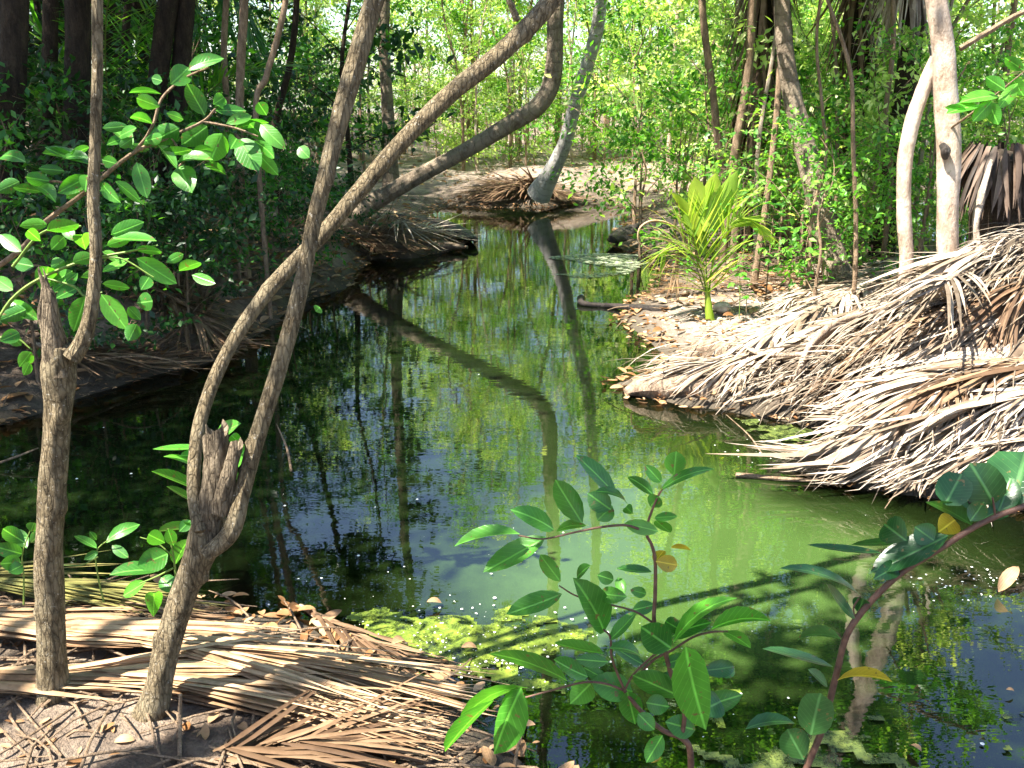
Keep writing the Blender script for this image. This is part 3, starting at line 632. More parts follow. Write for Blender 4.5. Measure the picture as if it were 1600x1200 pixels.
plant('seedling', 'seedling with upright leaves at the outer edge beside the broken-topped tree', 'seedling', T(30, 935),
  convp([([(85,330),(85,230),(80,150),(110,60)],4,2)], 2.2857, 0, 800),
  [('leaf_near', conv([(75,180,0,185,52),(110,70,122,38,40),(90,110,10,60,50),(80,150,-30,120,50),(95,130,60,60,40),(100,90,40,95,30),(110,110,150,70,40),(80,190,30,215,44)], 2.2857, 0, 800))], 2.5, 'stem_green')
# tiny twig stem in the dry litter
mb = MB(); tube(mb, [T(281, 1230)*[1, 1, 1], P(281, 1130, 1.92), P(282, 1085, 1.92)], [.005, .005, .004], 7, n=12, rough=.1)
tag(obj('twig', mb, M['bark_thin'], None), 'thin brown stick standing upright in front of the dried frond', 'twig')
# ------------------------------------------------------------------ palms
def palm_fronds(root, top, n, length, lf, mr, elev=(-.3, 1.1), nl=50, ll=.7, skip=None, w=.04):
    for i in range(n):
        az = i*2.4+random.random()*.5
        if skip and skip(az % 6.283): continue
        el = elev[0]+(elev[1]-elev[0])*((i*.618) % 1); Lf = length*(.85+.3*random.random())
        h = np.array([math.cos(az), math.sin(az), 0]); p = [top]
        d = h*math.cos(el)+UP*math.sin(el)
        for j in range(5):
            p.append(p[-1]+d*Lf/5); d = nrm(d-UP*.30)
        r, l = MB(), MB(); frond(r, l, p, nl, ll, w, 62, .9, .022, fan=.15, start=.15)
        ro = obj('frond', r, mr, root); obj('leaflets', l, lf, ro)
def palm(name, label, path, rads, bark, top_fronds=14, length=3.2, lf='palm_green', elev=(-.5, 1.1), seg=16, knots=None, group=None):
    path = [np.asarray(p, float) for p in path]; b = path[0]
    t = thing(name, label, 'palm tree', b, group); mb = MB()
    tube(mb, path, rads, seg, n=len(path)*12, rough=.04, knots=knots); obj('trunk', mb, M[bark], t)
    if top_fronds: palm_fronds(t, path[-1], top_fronds, length, M[lf], M['stem_green'], elev)
    return t
D9 = 9.8
lp = [(535,350),(590,312),(660,272),(740,228),(800,192),(838,168),(858,140),(866,100),(868,30),(874,-60),(880,-200),(876,-380),(870,-640),(862,-900)]
palm('leaning_palm', 'coconut palm trunk leaning out over the water and bending sharply upright', [P(x, y, D9) for x, y in lp],
     [px2r(w, D9) for w in (42, 32, 27, 28, 30, 31, 31, 29, 27, 25, 24, 23, 22)], 'bark_coco', 16, 3.0)
D14 = 14.2
wp = [(842,304),(862,268),(882,225),(897,170),(915,110),(932,50),(940,-10),(950,-110),(960,-220),(965,-330),(968,-640)]
palm('palm', 'white-barked coconut palm leaning away from the far litter mound', [P(x, y, D14-.25*i) for i, (x, y) in enumerate(wp)],
     [px2r(w, D14) for w in (44, 32, 25, 23, 23, 22, 20, 18, 17, 16, 15, 14)], 'bark_cocow', 9, 2.2)
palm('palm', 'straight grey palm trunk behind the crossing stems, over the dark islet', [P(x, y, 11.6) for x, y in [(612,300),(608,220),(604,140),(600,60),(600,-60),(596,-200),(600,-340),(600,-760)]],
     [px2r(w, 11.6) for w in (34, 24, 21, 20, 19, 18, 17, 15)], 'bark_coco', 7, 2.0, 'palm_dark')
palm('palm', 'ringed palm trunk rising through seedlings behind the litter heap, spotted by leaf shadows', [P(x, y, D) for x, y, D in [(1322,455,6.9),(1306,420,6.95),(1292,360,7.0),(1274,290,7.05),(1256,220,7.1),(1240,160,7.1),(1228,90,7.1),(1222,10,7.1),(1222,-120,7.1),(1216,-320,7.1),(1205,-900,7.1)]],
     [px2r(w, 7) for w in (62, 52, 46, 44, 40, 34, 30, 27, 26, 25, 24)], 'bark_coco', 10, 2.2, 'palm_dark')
# palms standing in the dark wood on the far bank to the left
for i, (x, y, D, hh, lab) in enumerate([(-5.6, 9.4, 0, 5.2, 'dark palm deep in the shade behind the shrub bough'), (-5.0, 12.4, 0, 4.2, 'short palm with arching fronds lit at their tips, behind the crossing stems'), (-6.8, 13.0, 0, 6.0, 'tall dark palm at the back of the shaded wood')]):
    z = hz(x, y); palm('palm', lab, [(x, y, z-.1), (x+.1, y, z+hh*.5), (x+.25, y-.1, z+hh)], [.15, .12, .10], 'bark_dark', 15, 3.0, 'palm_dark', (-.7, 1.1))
# low green palm fronds seen under the canopy on the left
t = thing('young_palm', 'trunkless young palm with long arching green fronds under the dark trees', 'palm', (-3.3, 8.6, hz(-3.3, 8.6)))
for e in [[(-3.3,8.6,.3),(-2.9,8.4,1.2),(-2.3,8.2,1.75),(-1.5,8.0,1.85)], [(-3.3,8.6,.3),(-3.3,8.2,1.5),(-3.0,7.6,2.2),(-2.6,6.9,2.3)], [(-3.3,8.6,.3),(-3.8,8.4,1.4),(-4.4,8.0,1.9),(-5.0,7.6,1.8)],
          [(-3.3,8.6,.3),(-3.4,8.9,1.6),(-3.3,9.4,2.4),(-3.1,10,2.6)], [(-3.3,8.6,.3),(-3.0,8.4,1.6),(-2.6,8.3,2.5),(-1.9,8.3,3.0)], [(-3.3,8.6,.3),(-3.6,8.3,1.7),(-4.1,7.9,2.6),(-4.7,7.5,2.9)]]:
    r, l = MB(), MB(); frond(r, l, e, 44, .5, .03, 60, .5, .016, fan=.1, start=.25); ro = obj('frond', r, M['stem_green'], t); obj('leaflets', l, M['palm_green'], ro)
# dark tree trunks on the left
def bole(path, w, D, bark, label, name='tree', crown=None, D2=0, group=None):
    n = len(path); q = [P(x, y, D+D2*i/(n-1)) for i, (x, y) in enumerate(path)]
    b = q[0].copy(); b[2] = hz(b[0], b[1]); t = thing(name, label, 'tree', b, group); mb, mc = MB(), MB()
    q = [np.array([q[0][0], q[0][1], b[2]-.08])]+q if q[0][2] > b[2] else q
    ww = list(np.interp(np.linspace(0, 1, len(q)), np.linspace(0, 1, len(w)), w))
    tube(mb, q, [px2r(v, D) for v in ww], 12, n=len(q)*9, rough=.09); obj('trunk', mb, M[bark], t)
    if crown:
        ht, rad, leafm = crown; top = q[-1]; mt = MB()
        make_tree_mesh(mt, mc, ht, px2r(ww[-1], D), .1, rad, 12, 8, 26, .10, spray=.4, trunkpts=[top, top+[.1, .1, ht*.5], top+[0, .2, ht]])
        obj('trunk', mt, M[bark], t); obj('crown', mc, M[leafm], t)
    return t
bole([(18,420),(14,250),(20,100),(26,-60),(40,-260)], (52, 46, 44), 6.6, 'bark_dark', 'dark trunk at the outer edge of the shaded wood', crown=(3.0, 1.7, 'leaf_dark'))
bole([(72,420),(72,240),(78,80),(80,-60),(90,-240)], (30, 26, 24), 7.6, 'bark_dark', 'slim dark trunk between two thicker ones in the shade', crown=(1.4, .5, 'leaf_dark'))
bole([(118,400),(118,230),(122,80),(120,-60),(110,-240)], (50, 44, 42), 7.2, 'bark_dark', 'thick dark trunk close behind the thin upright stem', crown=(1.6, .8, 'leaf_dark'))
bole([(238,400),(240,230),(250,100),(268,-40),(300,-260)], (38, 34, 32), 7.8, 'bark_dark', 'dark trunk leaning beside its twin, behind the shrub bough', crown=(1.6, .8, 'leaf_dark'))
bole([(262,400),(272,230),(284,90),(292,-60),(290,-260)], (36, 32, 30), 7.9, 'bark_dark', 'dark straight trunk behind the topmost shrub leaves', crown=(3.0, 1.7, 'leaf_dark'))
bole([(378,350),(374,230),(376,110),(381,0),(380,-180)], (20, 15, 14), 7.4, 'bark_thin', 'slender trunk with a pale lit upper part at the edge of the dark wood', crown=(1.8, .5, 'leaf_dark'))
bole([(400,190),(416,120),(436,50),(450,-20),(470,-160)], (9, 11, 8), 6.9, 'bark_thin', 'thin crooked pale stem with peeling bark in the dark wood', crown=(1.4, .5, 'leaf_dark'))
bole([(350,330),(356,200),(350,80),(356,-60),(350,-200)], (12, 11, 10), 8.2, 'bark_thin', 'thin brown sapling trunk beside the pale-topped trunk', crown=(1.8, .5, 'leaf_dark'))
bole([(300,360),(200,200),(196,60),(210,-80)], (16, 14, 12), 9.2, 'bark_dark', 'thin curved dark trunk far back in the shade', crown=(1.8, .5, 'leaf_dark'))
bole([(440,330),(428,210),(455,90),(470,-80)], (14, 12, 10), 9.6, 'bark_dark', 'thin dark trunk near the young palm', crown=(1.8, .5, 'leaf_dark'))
# trunks on the right bank
DR = 4.95
bole([(1480,430),(1481,340),(1482,240),(1478,160),(1474,80),(1462,0),(1440,-120),(1430,-260),(1440,-420),(1420,-640)], (44, 38, 38, 42, 40, 36, 32, 30, 26, 22), DR, 'bark_smooth', 'stout pale trunk with a knot hole rising from behind the litter heap', crown=(2.2, 1.5, 'leaf_mid'))
mb = MB()
for r_ in [(1560,150,1500,160,16),(1550,158,1520,190,20),(1530,165,1478,178,14),(1570,140,1540,120,18),(1590,130,1560,170,18),(1600,110,1570,90,16),(1545,160,1560,195,20),(1580,120,1600,150,18),(1520,170,1500,150,12),(1510,172,1476,168,10)]: hand_leaf(mb, *r_, DR-.25+random.uniform(-.1, .1), random.uniform(-.04, .04))
obj('foliage', mb, M['leaf_bright'], [o for o in S.objects if o.get('label', '').startswith('stout pale trunk')][0])
mb = MB(); tube(mb, [P(1486, 200, DR-.05), P(1530, 168, DR-.2), P(1600, 112, DR-.28)], [.006, .005, .003], 6, n=12)
obj('twig', mb, M['bark_thin'], [o for o in S.objects if o.get('label', '').startswith('stout pale trunk')][0])
k = P(1477, 236, DR-.075); mb = MB(); tube(mb, [k+[-.012, .02, .03], k+[.0, -.004, .0], k+[.012, .02, -.035]], [.016, .024, .014], 10, n=10, rough=.2)
o_ = obj('knot', mb, M['wood_dark'], [o for o in S.objects if o.get('label', '').startswith('stout pale trunk')][0])
bole([(1416,420),(1412,330),(1414,250),(1426,190),(1446,130),(1462,90)], (26, 25, 26, 27, 24, 20), DR+.05, 'bark_smooth', 'slimmer pale trunk curving up into the stout knotted one')
bole([(1180,430),(1194,340),(1206,250),(1215,160),(1220,60),(1226,-60),(1230,-260)], (14, 12, 10, 9), 7.3, 'bark_thin', 'straight slim light brown stem behind the seedling coconut palm', 'sapling', crown=(1.8, .7, 'leaf_mid'))
bole([(1134,320),(1122,220),(1112,130),(1100,40),(1092,-80),(1080,-260)], (15, 13, 11), 8.8, 'bark_thin', 'brown stem leaning back above the seedling coconut palm', 'sapling', crown=(2.2, .8, 'leaf_mid'))
bole([(1150,340),(1146,260),(1160,170),(1172,80),(1176,-60)], (16, 15, 13), 8.4, 'bark_thin', 'curving brown stem next to the hanging dead fibres', 'sapling', crown=(2.2, .8, 'leaf_mid'))
bole([(1336,430),(1337,330),(1333,230),(1331,130),(1318,70),(1300,20),(1286,-20)], (9, 8, 7, 5), 6.2, 'bark_thin', 'thin crooked bare sapling with short side twigs', 'sapling', crown=(.7, .5, 'leaf_mid'))
bole([(1264,420),(1270,330),(1290,250),(1284,160),(1276,60),(1290,-60)], (7, 6, 5), 6.6, 'bark_thin', 'wiry sapling stem just before the ringed palm trunk', 'sapling', crown=(1.2, .8, 'leaf_mid'))
bole([(1380,400),(1392,280),(1384,180),(1396,60),(1390,-100)], (10, 9, 8), 7.4, 'bark_thin', 'thin brown stem between the crooked sapling and the pale trunks', 'sapling', crown=(1.8, .7, 'leaf_mid'))
bole([(1560,330),(1566,200),(1575,80),(1590,-40),(1600,-200)], (14, 12, 10), 8.6, 'bark_thin', 'brown stem behind the dark hollow stump', 'sapling', crown=(2.2, .8, 'leaf_mid'))
for pth, ww, lb in [([(1500,76),(1540,52),(1580,28),(1640,0),(1740,-50)], (10, 8), 'dark bare bough slanting up beside the stout pale trunk')]:
    mb = MB(); q = [P(x, y, DR+.1) for x, y in pth]; tube(mb, q, [px2r(v, DR) for v in np.linspace(ww[0], ww[1], len(q))], 8, n=24, rough=.12)
    obj('bough', mb, M['bark_thin'], [o for o in S.objects if o.get('label', '').startswith('stout pale trunk')][0])
# hanging dead fibres: skirts of old palms
def skirt(x, y, z0, z1, rad, n, mat, label, trunk_r=.09):
    b = (x, y, hz(x, y)); t = thing('dead_palm', label, 'palm tree', b); mb = MB()
    tube(mb, [(x, y, b[2]-.1), (x+.05, y, (b[2]+z1)/2), (x, y, z1+.2)], [trunk_r*1.2, trunk_r, trunk_r], 10, n=20, rough=.15); obj('trunk', mb, M['bark_dark'], t)
    mb = MB(); a = rng.random(n)*6.283; zz = z0+(z1-z0)*rng.random(n)**.7+.3; dd = np.stack([np.cos(a), np.sin(a), -1.0-rng.random(n)*2.2], 1)
    B = np.stack([x+trunk_r*np.cos(a), y+trunk_r*np.sin(a), zz], 1); Ls = np.minimum(.35+rng.random(n)*rad*2.2, zz-b[2]+.1)
    strips(mb, B, nrm(dd), Ls, .014+.03*rng.random(n), .8+.8*rng.random(n), nrm(np.stack([np.cos(a), np.sin(a), np.full(n, .3)], 1)), 5, sway=.8)
    obj('skirt', mb, M[mat], t); return t
p = P(1172, 300, 9.2); skirt(p[0], p[1], .7, 2.8, .3, 260, 'dry_brown', 'dead palm wrapped in a brown skirt of hanging fibres, behind the curving stem')
p = P(1398, 200, 7.9); skirt(p[0], p[1], 2.0, 3.2, .3, 240, 'dry_grey', 'dead palm with a pale skirt of hanging fronds above the slimmer pale trunk')
p = P(1325, 200, 8.8); skirt(p[0], p[1], 1.4, 3.2, .3, 180, 'dry_brown', 'dead palm with ragged hanging fronds behind the crooked bare sapling')
p = P(1556, 300, 5.7); t = skirt(p[0], p[1], .95, 1.05, .02, 150, 'fibre_dark', 'rotten dark stump capped with fibres beside the bleached splinter', .17)
# bleached splinter of a snag
mb = MB(); tube(mb, [P(1524, 400, 5.0), P(1524, 350, 5.0), P(1532, 310, 5.0), P(1540, 280, 5.0), P(1549, 250, 5.0)], [.035, .03, .034, .022, .012], 10, n=26, rough=.4, flat=.4)
tag(obj('snag', mb, M['snag'], None), 'bleached splintered snag standing behind the crest of the litter heap', 'snag')
# ------------------------------------------------------------------ seedling coconut palm
b = T(1108, 500); t = thing('young_palm', 'yellow-green coconut seedling with upright split fronds on the stony bank', 'palm', b)
Dc = b[1]
def yf(path, n, ll, w, ang, droop, mat='palm_young', rad=.008, fan=.1, start=.3, up0=(0, -1, .2), D2=0, wk=1):
    r, l = MB(), MB(); q = [P(x, y, Dc+D2*i) for i, (x, y) in enumerate(path)]
    frond(r, l, q, n, ll, w, ang, droop, rad, up0=up0, start=start, fan=fan, jit=.05, wk=wk, sway=.1)
    ro = obj('frond', r, M['palm_young' if mat == 'palm_young' else 'petiole'], t); obj('leaflets', l, M[mat], ro)
mb = MB(); tube(mb, [P(1110, 506, Dc), P(1107, 480, Dc), P(1104, 450, Dc)], [.034, .026, .015], 10, n=12, rough=.1); obj('stem', mb, M['palm_young'], t)
yf([(1107,490),(1104,430),(1102,370),(1098,320)], 15, .40, .042, 48, .2, start=.18)
yf([(1107,480),(1103,440),(1090,390),(1075,335)], 13, .36, .036, 60, .4, start=.2, D2=-.03)
yf([(1106,480),(1112,420),(1135,360),(1165,340),(1205,372)], 22, .2, .02, 40, .6, start=.45, D2=-.02)
yf([(1106,480),(1098,430),(1078,390),(1050,378),(1030,400)], 11, .34, .028, 60, .9, start=.4, D2=.03)
yf([(1107,480),(1096,440),(1080,400),(1062,385),(1055,440)], 16, .34, .02, 25, .9, 'dry_tan', start=.3)
yf([(1107,480),(1112,420),(1128,330),(1150,300)], 10, .36, .032, 60, .5, start=.4, D2=.04)
# undivided blades at the heart
mb = MB()
for (x0, y0, x1, y1, w_) in [(1101,362,1085,276,34),(1104,356,1118,270,32),(1108,366,1152,266,30),(1080,372,1064,306,16),(1096,380,1048,300,16),(1140,352,1195,340,14),(1100,400,1078,318,26),(1166,345,1212,382,13)]:
    hand_leaf(mb, x0, y0, x1, y1, w_, Dc-.02, random.uniform(-.05, .05), asp=.25, curl=.1, fold=.35)
obj('blades', mb, M['palm_young'], t)
# curled dry sheath hooked behind it
mb = MB(); q = [P(x, y, Dc+.25) for x, y in [(1076,378),(1050,352),(1020,345),(1000,356),(998,376),(1012,388)]]
tube(mb, q, [.010, .03, .038, .034, .026, .005], 10, n=30, flat=.2, rough=.1)
tag(obj('dead_sheath', mb, M['dry_tan'], None), 'curled tan palm sheath hooked over beside the coconut seedling', 'palm sheath')
# ------------------------------------------------------------------ dead fronds
def smooth_floor(a, b_):
    return np.maximum(sum(hgt(a+dx, b_+dy) for dx, dy in ((-.12, 0), (.12, 0), (0, .1), (0, -.1), (0, 0)))/5+.012, .006)
def lying(label, pix, n=46, ll=.5, w=.03, ang=45, mat='dry_grey', rad=.018, fan=.05, start=.1, lift=.015, droop=.2, pet=None, group=None, sides=(-1, 1), jit=.16, sway=.5, wide=1, up0=UP, D=None, seg=5, name='dead_frond'):
    q = [T(p[0], p[1])+[0, 0, (p[2] if len(p) > 2 else 0)] for p in pix]
    r, l = MB(), MB(); frond(r, l, q, n, ll, w, ang, droop, rad, start=start, fan=fan, floor=(smooth_floor if seg == 8 else (lambda a, b_: np.maximum(hgt(a, b_), .004))), lift=lift, jit=jit, sides=sides, sway=sway, up0=up0, seg=seg)
    t = thing(name, label, 'palm frond', q[0], group); ro = obj('rachis', r, M[pet or 'petiole'], t); obj('leaflets', l, M[mat], ro); return t
# front left: the big dry fronds
F1 = 'dry fronds lying on the near bank'
lying('sunlit tan dry frond lying across the near bank, its leaflets combed towards the water', [(-260,985),(0,1010),(150,1018),(290,1036),(400,1054),(500,1072)], 80, .72, .022, 8, 'dry_tan', .014, lift=.03, jit=.06, sway=.06, group=F1, seg=8)
lying('lower tan dry frond with straight leaflets under the large one', [(-300,1075),(-50,1080),(130,1080),(280,1092),(390,1106),(480,1118)], 75, .6, .020, 9, 'dry_tan', .012, lift=.012, jit=.06, sway=.06, group=F1, seg=8)
lying('pale dry frond fanned behind the slanting tree trunk', [(-300,960),(-40,980),(120,998),(230,1010),(300,1020)], 60, .5, .018, 9, 'dry_tan', .011, lift=.02, jit=.06, sway=.06, group=F1, seg=8)
lying('olive half-dry frond behind the tan ones at the foot of the front trees', [(-330,905),(-150,920),(0,932),(90,940),(170,952)], 70, .55, .018, 13, 'dry_olive', .011, lift=.03, jit=.08, sway=.1, group=F1, seg=8)
lying('brown shaded frond lying in the wet mud next to the pond edge', [(60,945),(130,950),(190,958),(240,965),(290,975)], 36, .25, .016, 20, 'dry_brown', .009, lift=.01, jit=.15, sway=.3, group=F1, seg=6)
lying('worn brown frond along the bottom, splayed towards the water', [(300,1200),(380,1190),(450,1180),(510,1178),(560,1182)], 40, .35, .018, 30, 'dry_brown', .01, lift=.01, jit=.18, sway=.3, group=F1, seg=6)
lying('half-sunk reddish frond slipping under the water behind the algae', [(470,950),(520,985),(580,1015),(660,1040)], 30, .3, .014, 16, 'dry_brown', .01, lift=.0, jit=.1, sway=.1, group=F1, seg=6)
# right: heap
F2 = 'dead fronds heaped round the pale trunks'
hp = [([(1600,420),(1500,440),(1400,470),(1300,520),(1200,570),(1100,600)], 'long bleached frond sweeping from the crest down to the log'),
 ([(1520,385),(1440,420),(1360,470),(1280,520),(1180,575)], 'bleached frond lying along the upper slope of the heap'),
 ([(1640,470),(1560,490),(1460,520),(1360,570),(1290,640)], 'grey frond folded down the middle of the heap'),
 ([(1640,520),(1560,540),(1480,570),(1400,610),(1340,665)], 'grey frond low on the heap above the brown hollow'),
 ([(1560,400),(1500,460),(1440,520),(1400,590),(1380,650)], 'steep frond falling from the crest past the hollow'),
 ([(1640,560),(1580,585),(1520,610),(1460,640),(1420,670)], 'frond with drooping tips near the foot of the heap'),
 ([(1440,415),(1370,440),(1290,470),(1220,505)], 'short pale frond on the shoulder beside the ringed palm'),
 ([(1500,395),(1410,410),(1330,430),(1270,450)], 'arching grey frond lying behind the crest'),
 ([(1640,440),(1590,480),(1540,540),(1500,610),(1480,660)], 'brown frond hanging down the outer slope'),
 ([(1640,610),(1560,620),(1480,640),(1400,665)], 'brown frond at the waterline below the heap'),
 ([(1380,440),(1300,490),(1230,540),(1160,590),(1080,600)], 'narrow bleached frond whose leaflets fan over the log')]
for i, (px_, lb) in enumerate(hp):
    lying(lb, [p+(.10+.06*math.sin(i*1.7),) for p in px_], (84, 60)[i % 2], .6, (.022, .042, .026, .036)[i % 4], 20+5*(i % 3), ('dry_grey', 'dry_grey', 'dry_brown', 'dry_grey', 'dry_fibre', 'dry_grey', 'dry_grey', 'dry_fibre', 'dry_brown', 'dry_brown', 'dry_grey')[i], .018, lift=.03+.03*(i % 4), jit=.16, sway=.25, group=F2, start=.02, seg=7, droop=.5)
F3 = 'dead fronds on the lower right heap'
hp = [([(1680,660),(1580,680),(1480,700),(1380,720),(1280,738)], 'sunlit frond forming the tip of the lower heap'), ([(1700,700),(1600,710),(1500,728),(1400,745),(1320,750)], 'sunlit frond with curved leaflets dipping in the water'),
 ([(1680,640),(1600,660),(1520,690),(1460,730),(1430,765)], 'frond spilling over the middle of the lower heap'), ([(1720,740),(1620,745),(1540,755),(1470,768)], 'frond lying lowest along the water, near the round leaves')]
for i, (px_, lb) in enumerate(hp): lying(lb, [p+(.08+.03*i,) for p in px_], 76, .5, .021, 24, 'dry_grey', .014, lift=.02+.02*i, jit=.16, sway=.25, group=F3, start=.02, seg=6, droop=.5)
lying('olive brown frond lying behind the coconut seedling with thin leaflets spread to the water', [(1330,440),(1260,450),(1180,455),(1100,460),(1040,468)], 60, .45, .014, 42, 'dry_brown', .012, lift=.05, fan=.5, jit=.2)
lying('pale dry frond lying on the stones beneath the ringed palm', [(1440,430),(1360,432),(1280,436),(1200,440)], 50, .4, .016, 30, 'dry_tan', .012, lift=.04, fan=.3, jit=.2)
for i, (px_, lb) in enumerate([([(1560,430),(1480,455),(1390,500),(1300,545),(1210,590)], 'broad-leaved bleached frond draped over the middle of the heap'), ([(1600,500),(1540,530),(1470,575),(1400,630),(1360,660)], 'broad grey frond sliding down the front of the heap'), ([(1500,400),(1430,432),(1350,470),(1270,520),(1190,560)], 'broad pale frond along the upper edge of the heap'), ([(1660,660),(1570,672),(1470,700),(1370,730),(1300,745)], 'broad sunlit frond combed flat over the lower heap')]):
    lying(lb, [p+(.16,) for p in px_], 30, .7, .06, 15, 'dry_grey', .02, lift=.10, jit=.10, sway=.12, start=.02, seg=7, droop=.35, group='broad dead fronds on the heaps')
# broad dry sheaths and sticks on the heap
def lump(name, label, cat, pix, rads, mat, flat=.3, rough=.15, lift=.1, seg=12, D=None):
    q = [T(p[0], p[1])+[0, 0, lift] if D is None else P(p[0], p[1], D) for p in pix]; mb = MB()
    tube(mb, q, rads, seg, n=len(q)*9, flat=flat, rough=rough); return tag(obj(name, mb, M[mat], None), label, cat)
lump('dead_sheath', 'smooth wide pale sheath running down the heap to a frayed foot', 'palm sheath', [(1500,512),(1400,530),(1310,556),(1262,592),(1240,640)], [.02, .05, .075, .06, .05], 'petiole', .35, lift=.17)
lump('dead_sheath', 'twisted pale sheath jutting over the water end of the heap', 'palm sheath', [(1262,600),(1215,598),(1180,590),(1158,574)], [.06, .05, .04, .015], 'petiole', .35, lift=.14)
lump('stick', 'long pale stick slanting down from the heap into the water', 'stick', [(1600,520),(1500,545),(1420,585),(1330,610),(1230,642),(1146,661)], [.012, .016, .018, .022, .026, .012], 'petiole', .6, .05, .11)
lump('stick', 'pale curved stick lying over the foot of the heap near the hollow', 'stick', [(1620,590),(1540,600),(1450,598),(1380,615)], [.01, .014, .016, .008], 'petiole', .8, .1, .16)
lump('dead_sheath', 'hooked brown sheath stub standing where the two heaps meet', 'palm sheath', [(1470,720),(1490,690),(1498,660),(1520,655),(1528,668)], [.03, .035, .03, .02, .008], 'petiole', .5, .15, .12)
# driftwood log at the water's edge
mb = MB(); q = [G(978, 612, .03), G(1010, 604, .05), G(1060, 604, .06), G(1110, 606, .06), G(1170, 600, .08), G(1240, 600, .12)]
tube(mb, q, [.03, .085, .10, .085, .08, .07], 18, n=60, flat=.75, rough=.22, knots=[(.2, 1.5, .02, .06), (.5, .6, .02, .05)])
tag(obj('log', mb, M['wood_grey'], None), 'grooved grey driftwood log with its rounded end in the water', 'log')
mb = MB(); tube(mb, [T(1076, 562)+[0, 0, -.02], T(1090, 556)+[0, 0, .03], T(1112, 556)+[0, 0, .05], T(1150, 562)+[0, 0, .03], T(1200, 566)], [.02, .045, .05, .045, .03], 14, n=60, rough=.55, flat=.7)
tag(obj('root', mb, M['wood_grey'], None), 'gnarled brown root stump lying on the bank above the driftwood log', 'root')
mb = MB(); tube(mb, [G(908, 466, .03), G(912, 474, .02), G(960, 478, .02), G(1040, 484, .10)], [.035, .02, .02, .03], 10, n=26, rough=.2)
tag(obj('stick', mb, M['wood_dark'], None), 'thin black stick with a brown lump at its tip lying over the water', 'stick')
def hull(label, pix, rads, z, mat='wood_dark'):
    mb = MB(); q = [G(x, y, z) for x, y in pix]; tube(mb, q, rads, 16, n=40, flat=.6, rough=.25); return tag(obj('log', mb, M[mat], None), label, 'log')
hull('black rotten log floating off the bank behind the coconut seedling', [(956,374),(985,366),(1040,362),(1120,360),(1240,356)], [.06, .17, .22, .22, .2], .08)
hull('black log running off the dark islet into the water below the leaning palm', [(742,374),(715,362),(670,352),(610,345)], [.04, .13, .16, .14], .08)
hull('grey split log at the islet edge with a pale dry top', [(730,386),(690,384),(640,386),(560,392)], [.03, .09, .12, .1], .06, 'wood_grey')
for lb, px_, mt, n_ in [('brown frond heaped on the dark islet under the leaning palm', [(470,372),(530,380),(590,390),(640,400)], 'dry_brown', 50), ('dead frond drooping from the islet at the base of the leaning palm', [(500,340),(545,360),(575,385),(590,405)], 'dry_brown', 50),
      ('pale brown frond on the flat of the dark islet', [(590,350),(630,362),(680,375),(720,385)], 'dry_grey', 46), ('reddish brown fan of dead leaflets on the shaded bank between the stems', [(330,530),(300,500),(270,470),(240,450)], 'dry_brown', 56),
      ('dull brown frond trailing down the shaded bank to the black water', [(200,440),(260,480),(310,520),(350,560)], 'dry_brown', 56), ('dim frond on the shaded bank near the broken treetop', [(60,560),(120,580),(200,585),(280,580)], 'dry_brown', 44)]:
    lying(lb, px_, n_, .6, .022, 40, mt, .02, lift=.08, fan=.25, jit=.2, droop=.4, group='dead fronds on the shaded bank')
for lb, px_ in [('grey dead frond on the far litter mound beside the white palm', [(860,296),(820,300),(780,304),(740,314)]), ('dead frond fanned over the front of the far litter mound', [(850,300),(820,306),(800,312),(770,318)]), ('short dead frond at the reddish foot of the white palm', [(790,292),(830,300),(860,312),(880,320)])]:
    lying(lb, px_, 60, .8, .04, 40, 'dry_brown', .02, lift=.1, fan=.3, jit=.25, droop=.5, group='dead fronds on the far mound')
# stones and litter
b0 = T(1127, 492); mb = MB()
tube(mb, [b0+[-.055, 0, .03], b0+[-.03, 0, .045], b0+[.03, .0, .045], b0+[.06, 0, .03]], [.01, .04, .042, .01], 14, n=16, rough=.08); tag(obj('stone', mb, M['stone'], None), 'smooth pale rounded stone at the foot of the coconut seedling', 'stone')
st = MB()
def rock(c, r):
    v = []; k = 8
    for i in range(1, 4):
        for j in range(k):
            th = math.pi*i/4; ph = 6.283*j/k; rr = r*(.75+.5*random.random()); v.append(c+rr*np.array([math.sin(th)*math.cos(ph), math.sin(th)*math.sin(ph), .55*math.cos(th)]))
    f = [[i*k+j, i*k+(j+1) % k, (i+1)*k+(j+1) % k, (i+1)*k+j] for i in range(2) for j in range(k)]
    st.add(v, f, np.zeros((len(v), 2)))
    st.add([v[j] for j in range(k)]+[c+[0, 0, .5*r]], [[j, (j+1) % k, k] for j in range(k)], np.zeros((k+1, 2)))
for i in range(850):
    x = random.gauss(1165, 105); y = random.gauss(505, 36)
    if not (970 < x < 1420 and 440 < y < 610): continue
    c = T(x, y)
    if c[2] > .02: rock(c, random.choice((.005, .007, .009, .012, .016, .026)))
tag(obj('pebbles', st, M['stone'], None, smooth=False), 'pale stones and shells scattered over the sunlit bank', 'gravel', kind='stuff')
def litter(n, fn, name, label, mat, s=(.04, .10), lift=.01):
    mb = MB(); B, Tt, Nn, W = [], [], [], []
    while len(B) < n:
        c = fn()
        if c is None: continue
        a = random.random()*6.283; l = random.uniform(*s); B.append(c+[0, 0, lift]); Tt.append(c+[math.cos(a)*l, math.sin(a)*l, lift+random.uniform(0, .25)*l])
        Nn.append(nrm([random.gauss(0, .3), random.gauss(0, .3), 1])); W.append(l*random.uniform(.3, .55))
    leaves(mb, np.array(B), np.array(Tt), np.array(Nn), np.array(W), curl=.15*rng.standard_normal(n), fold=.3)
    return tag(obj(name, mb, mat, None), label, 'leaf litter', kind='stuff')
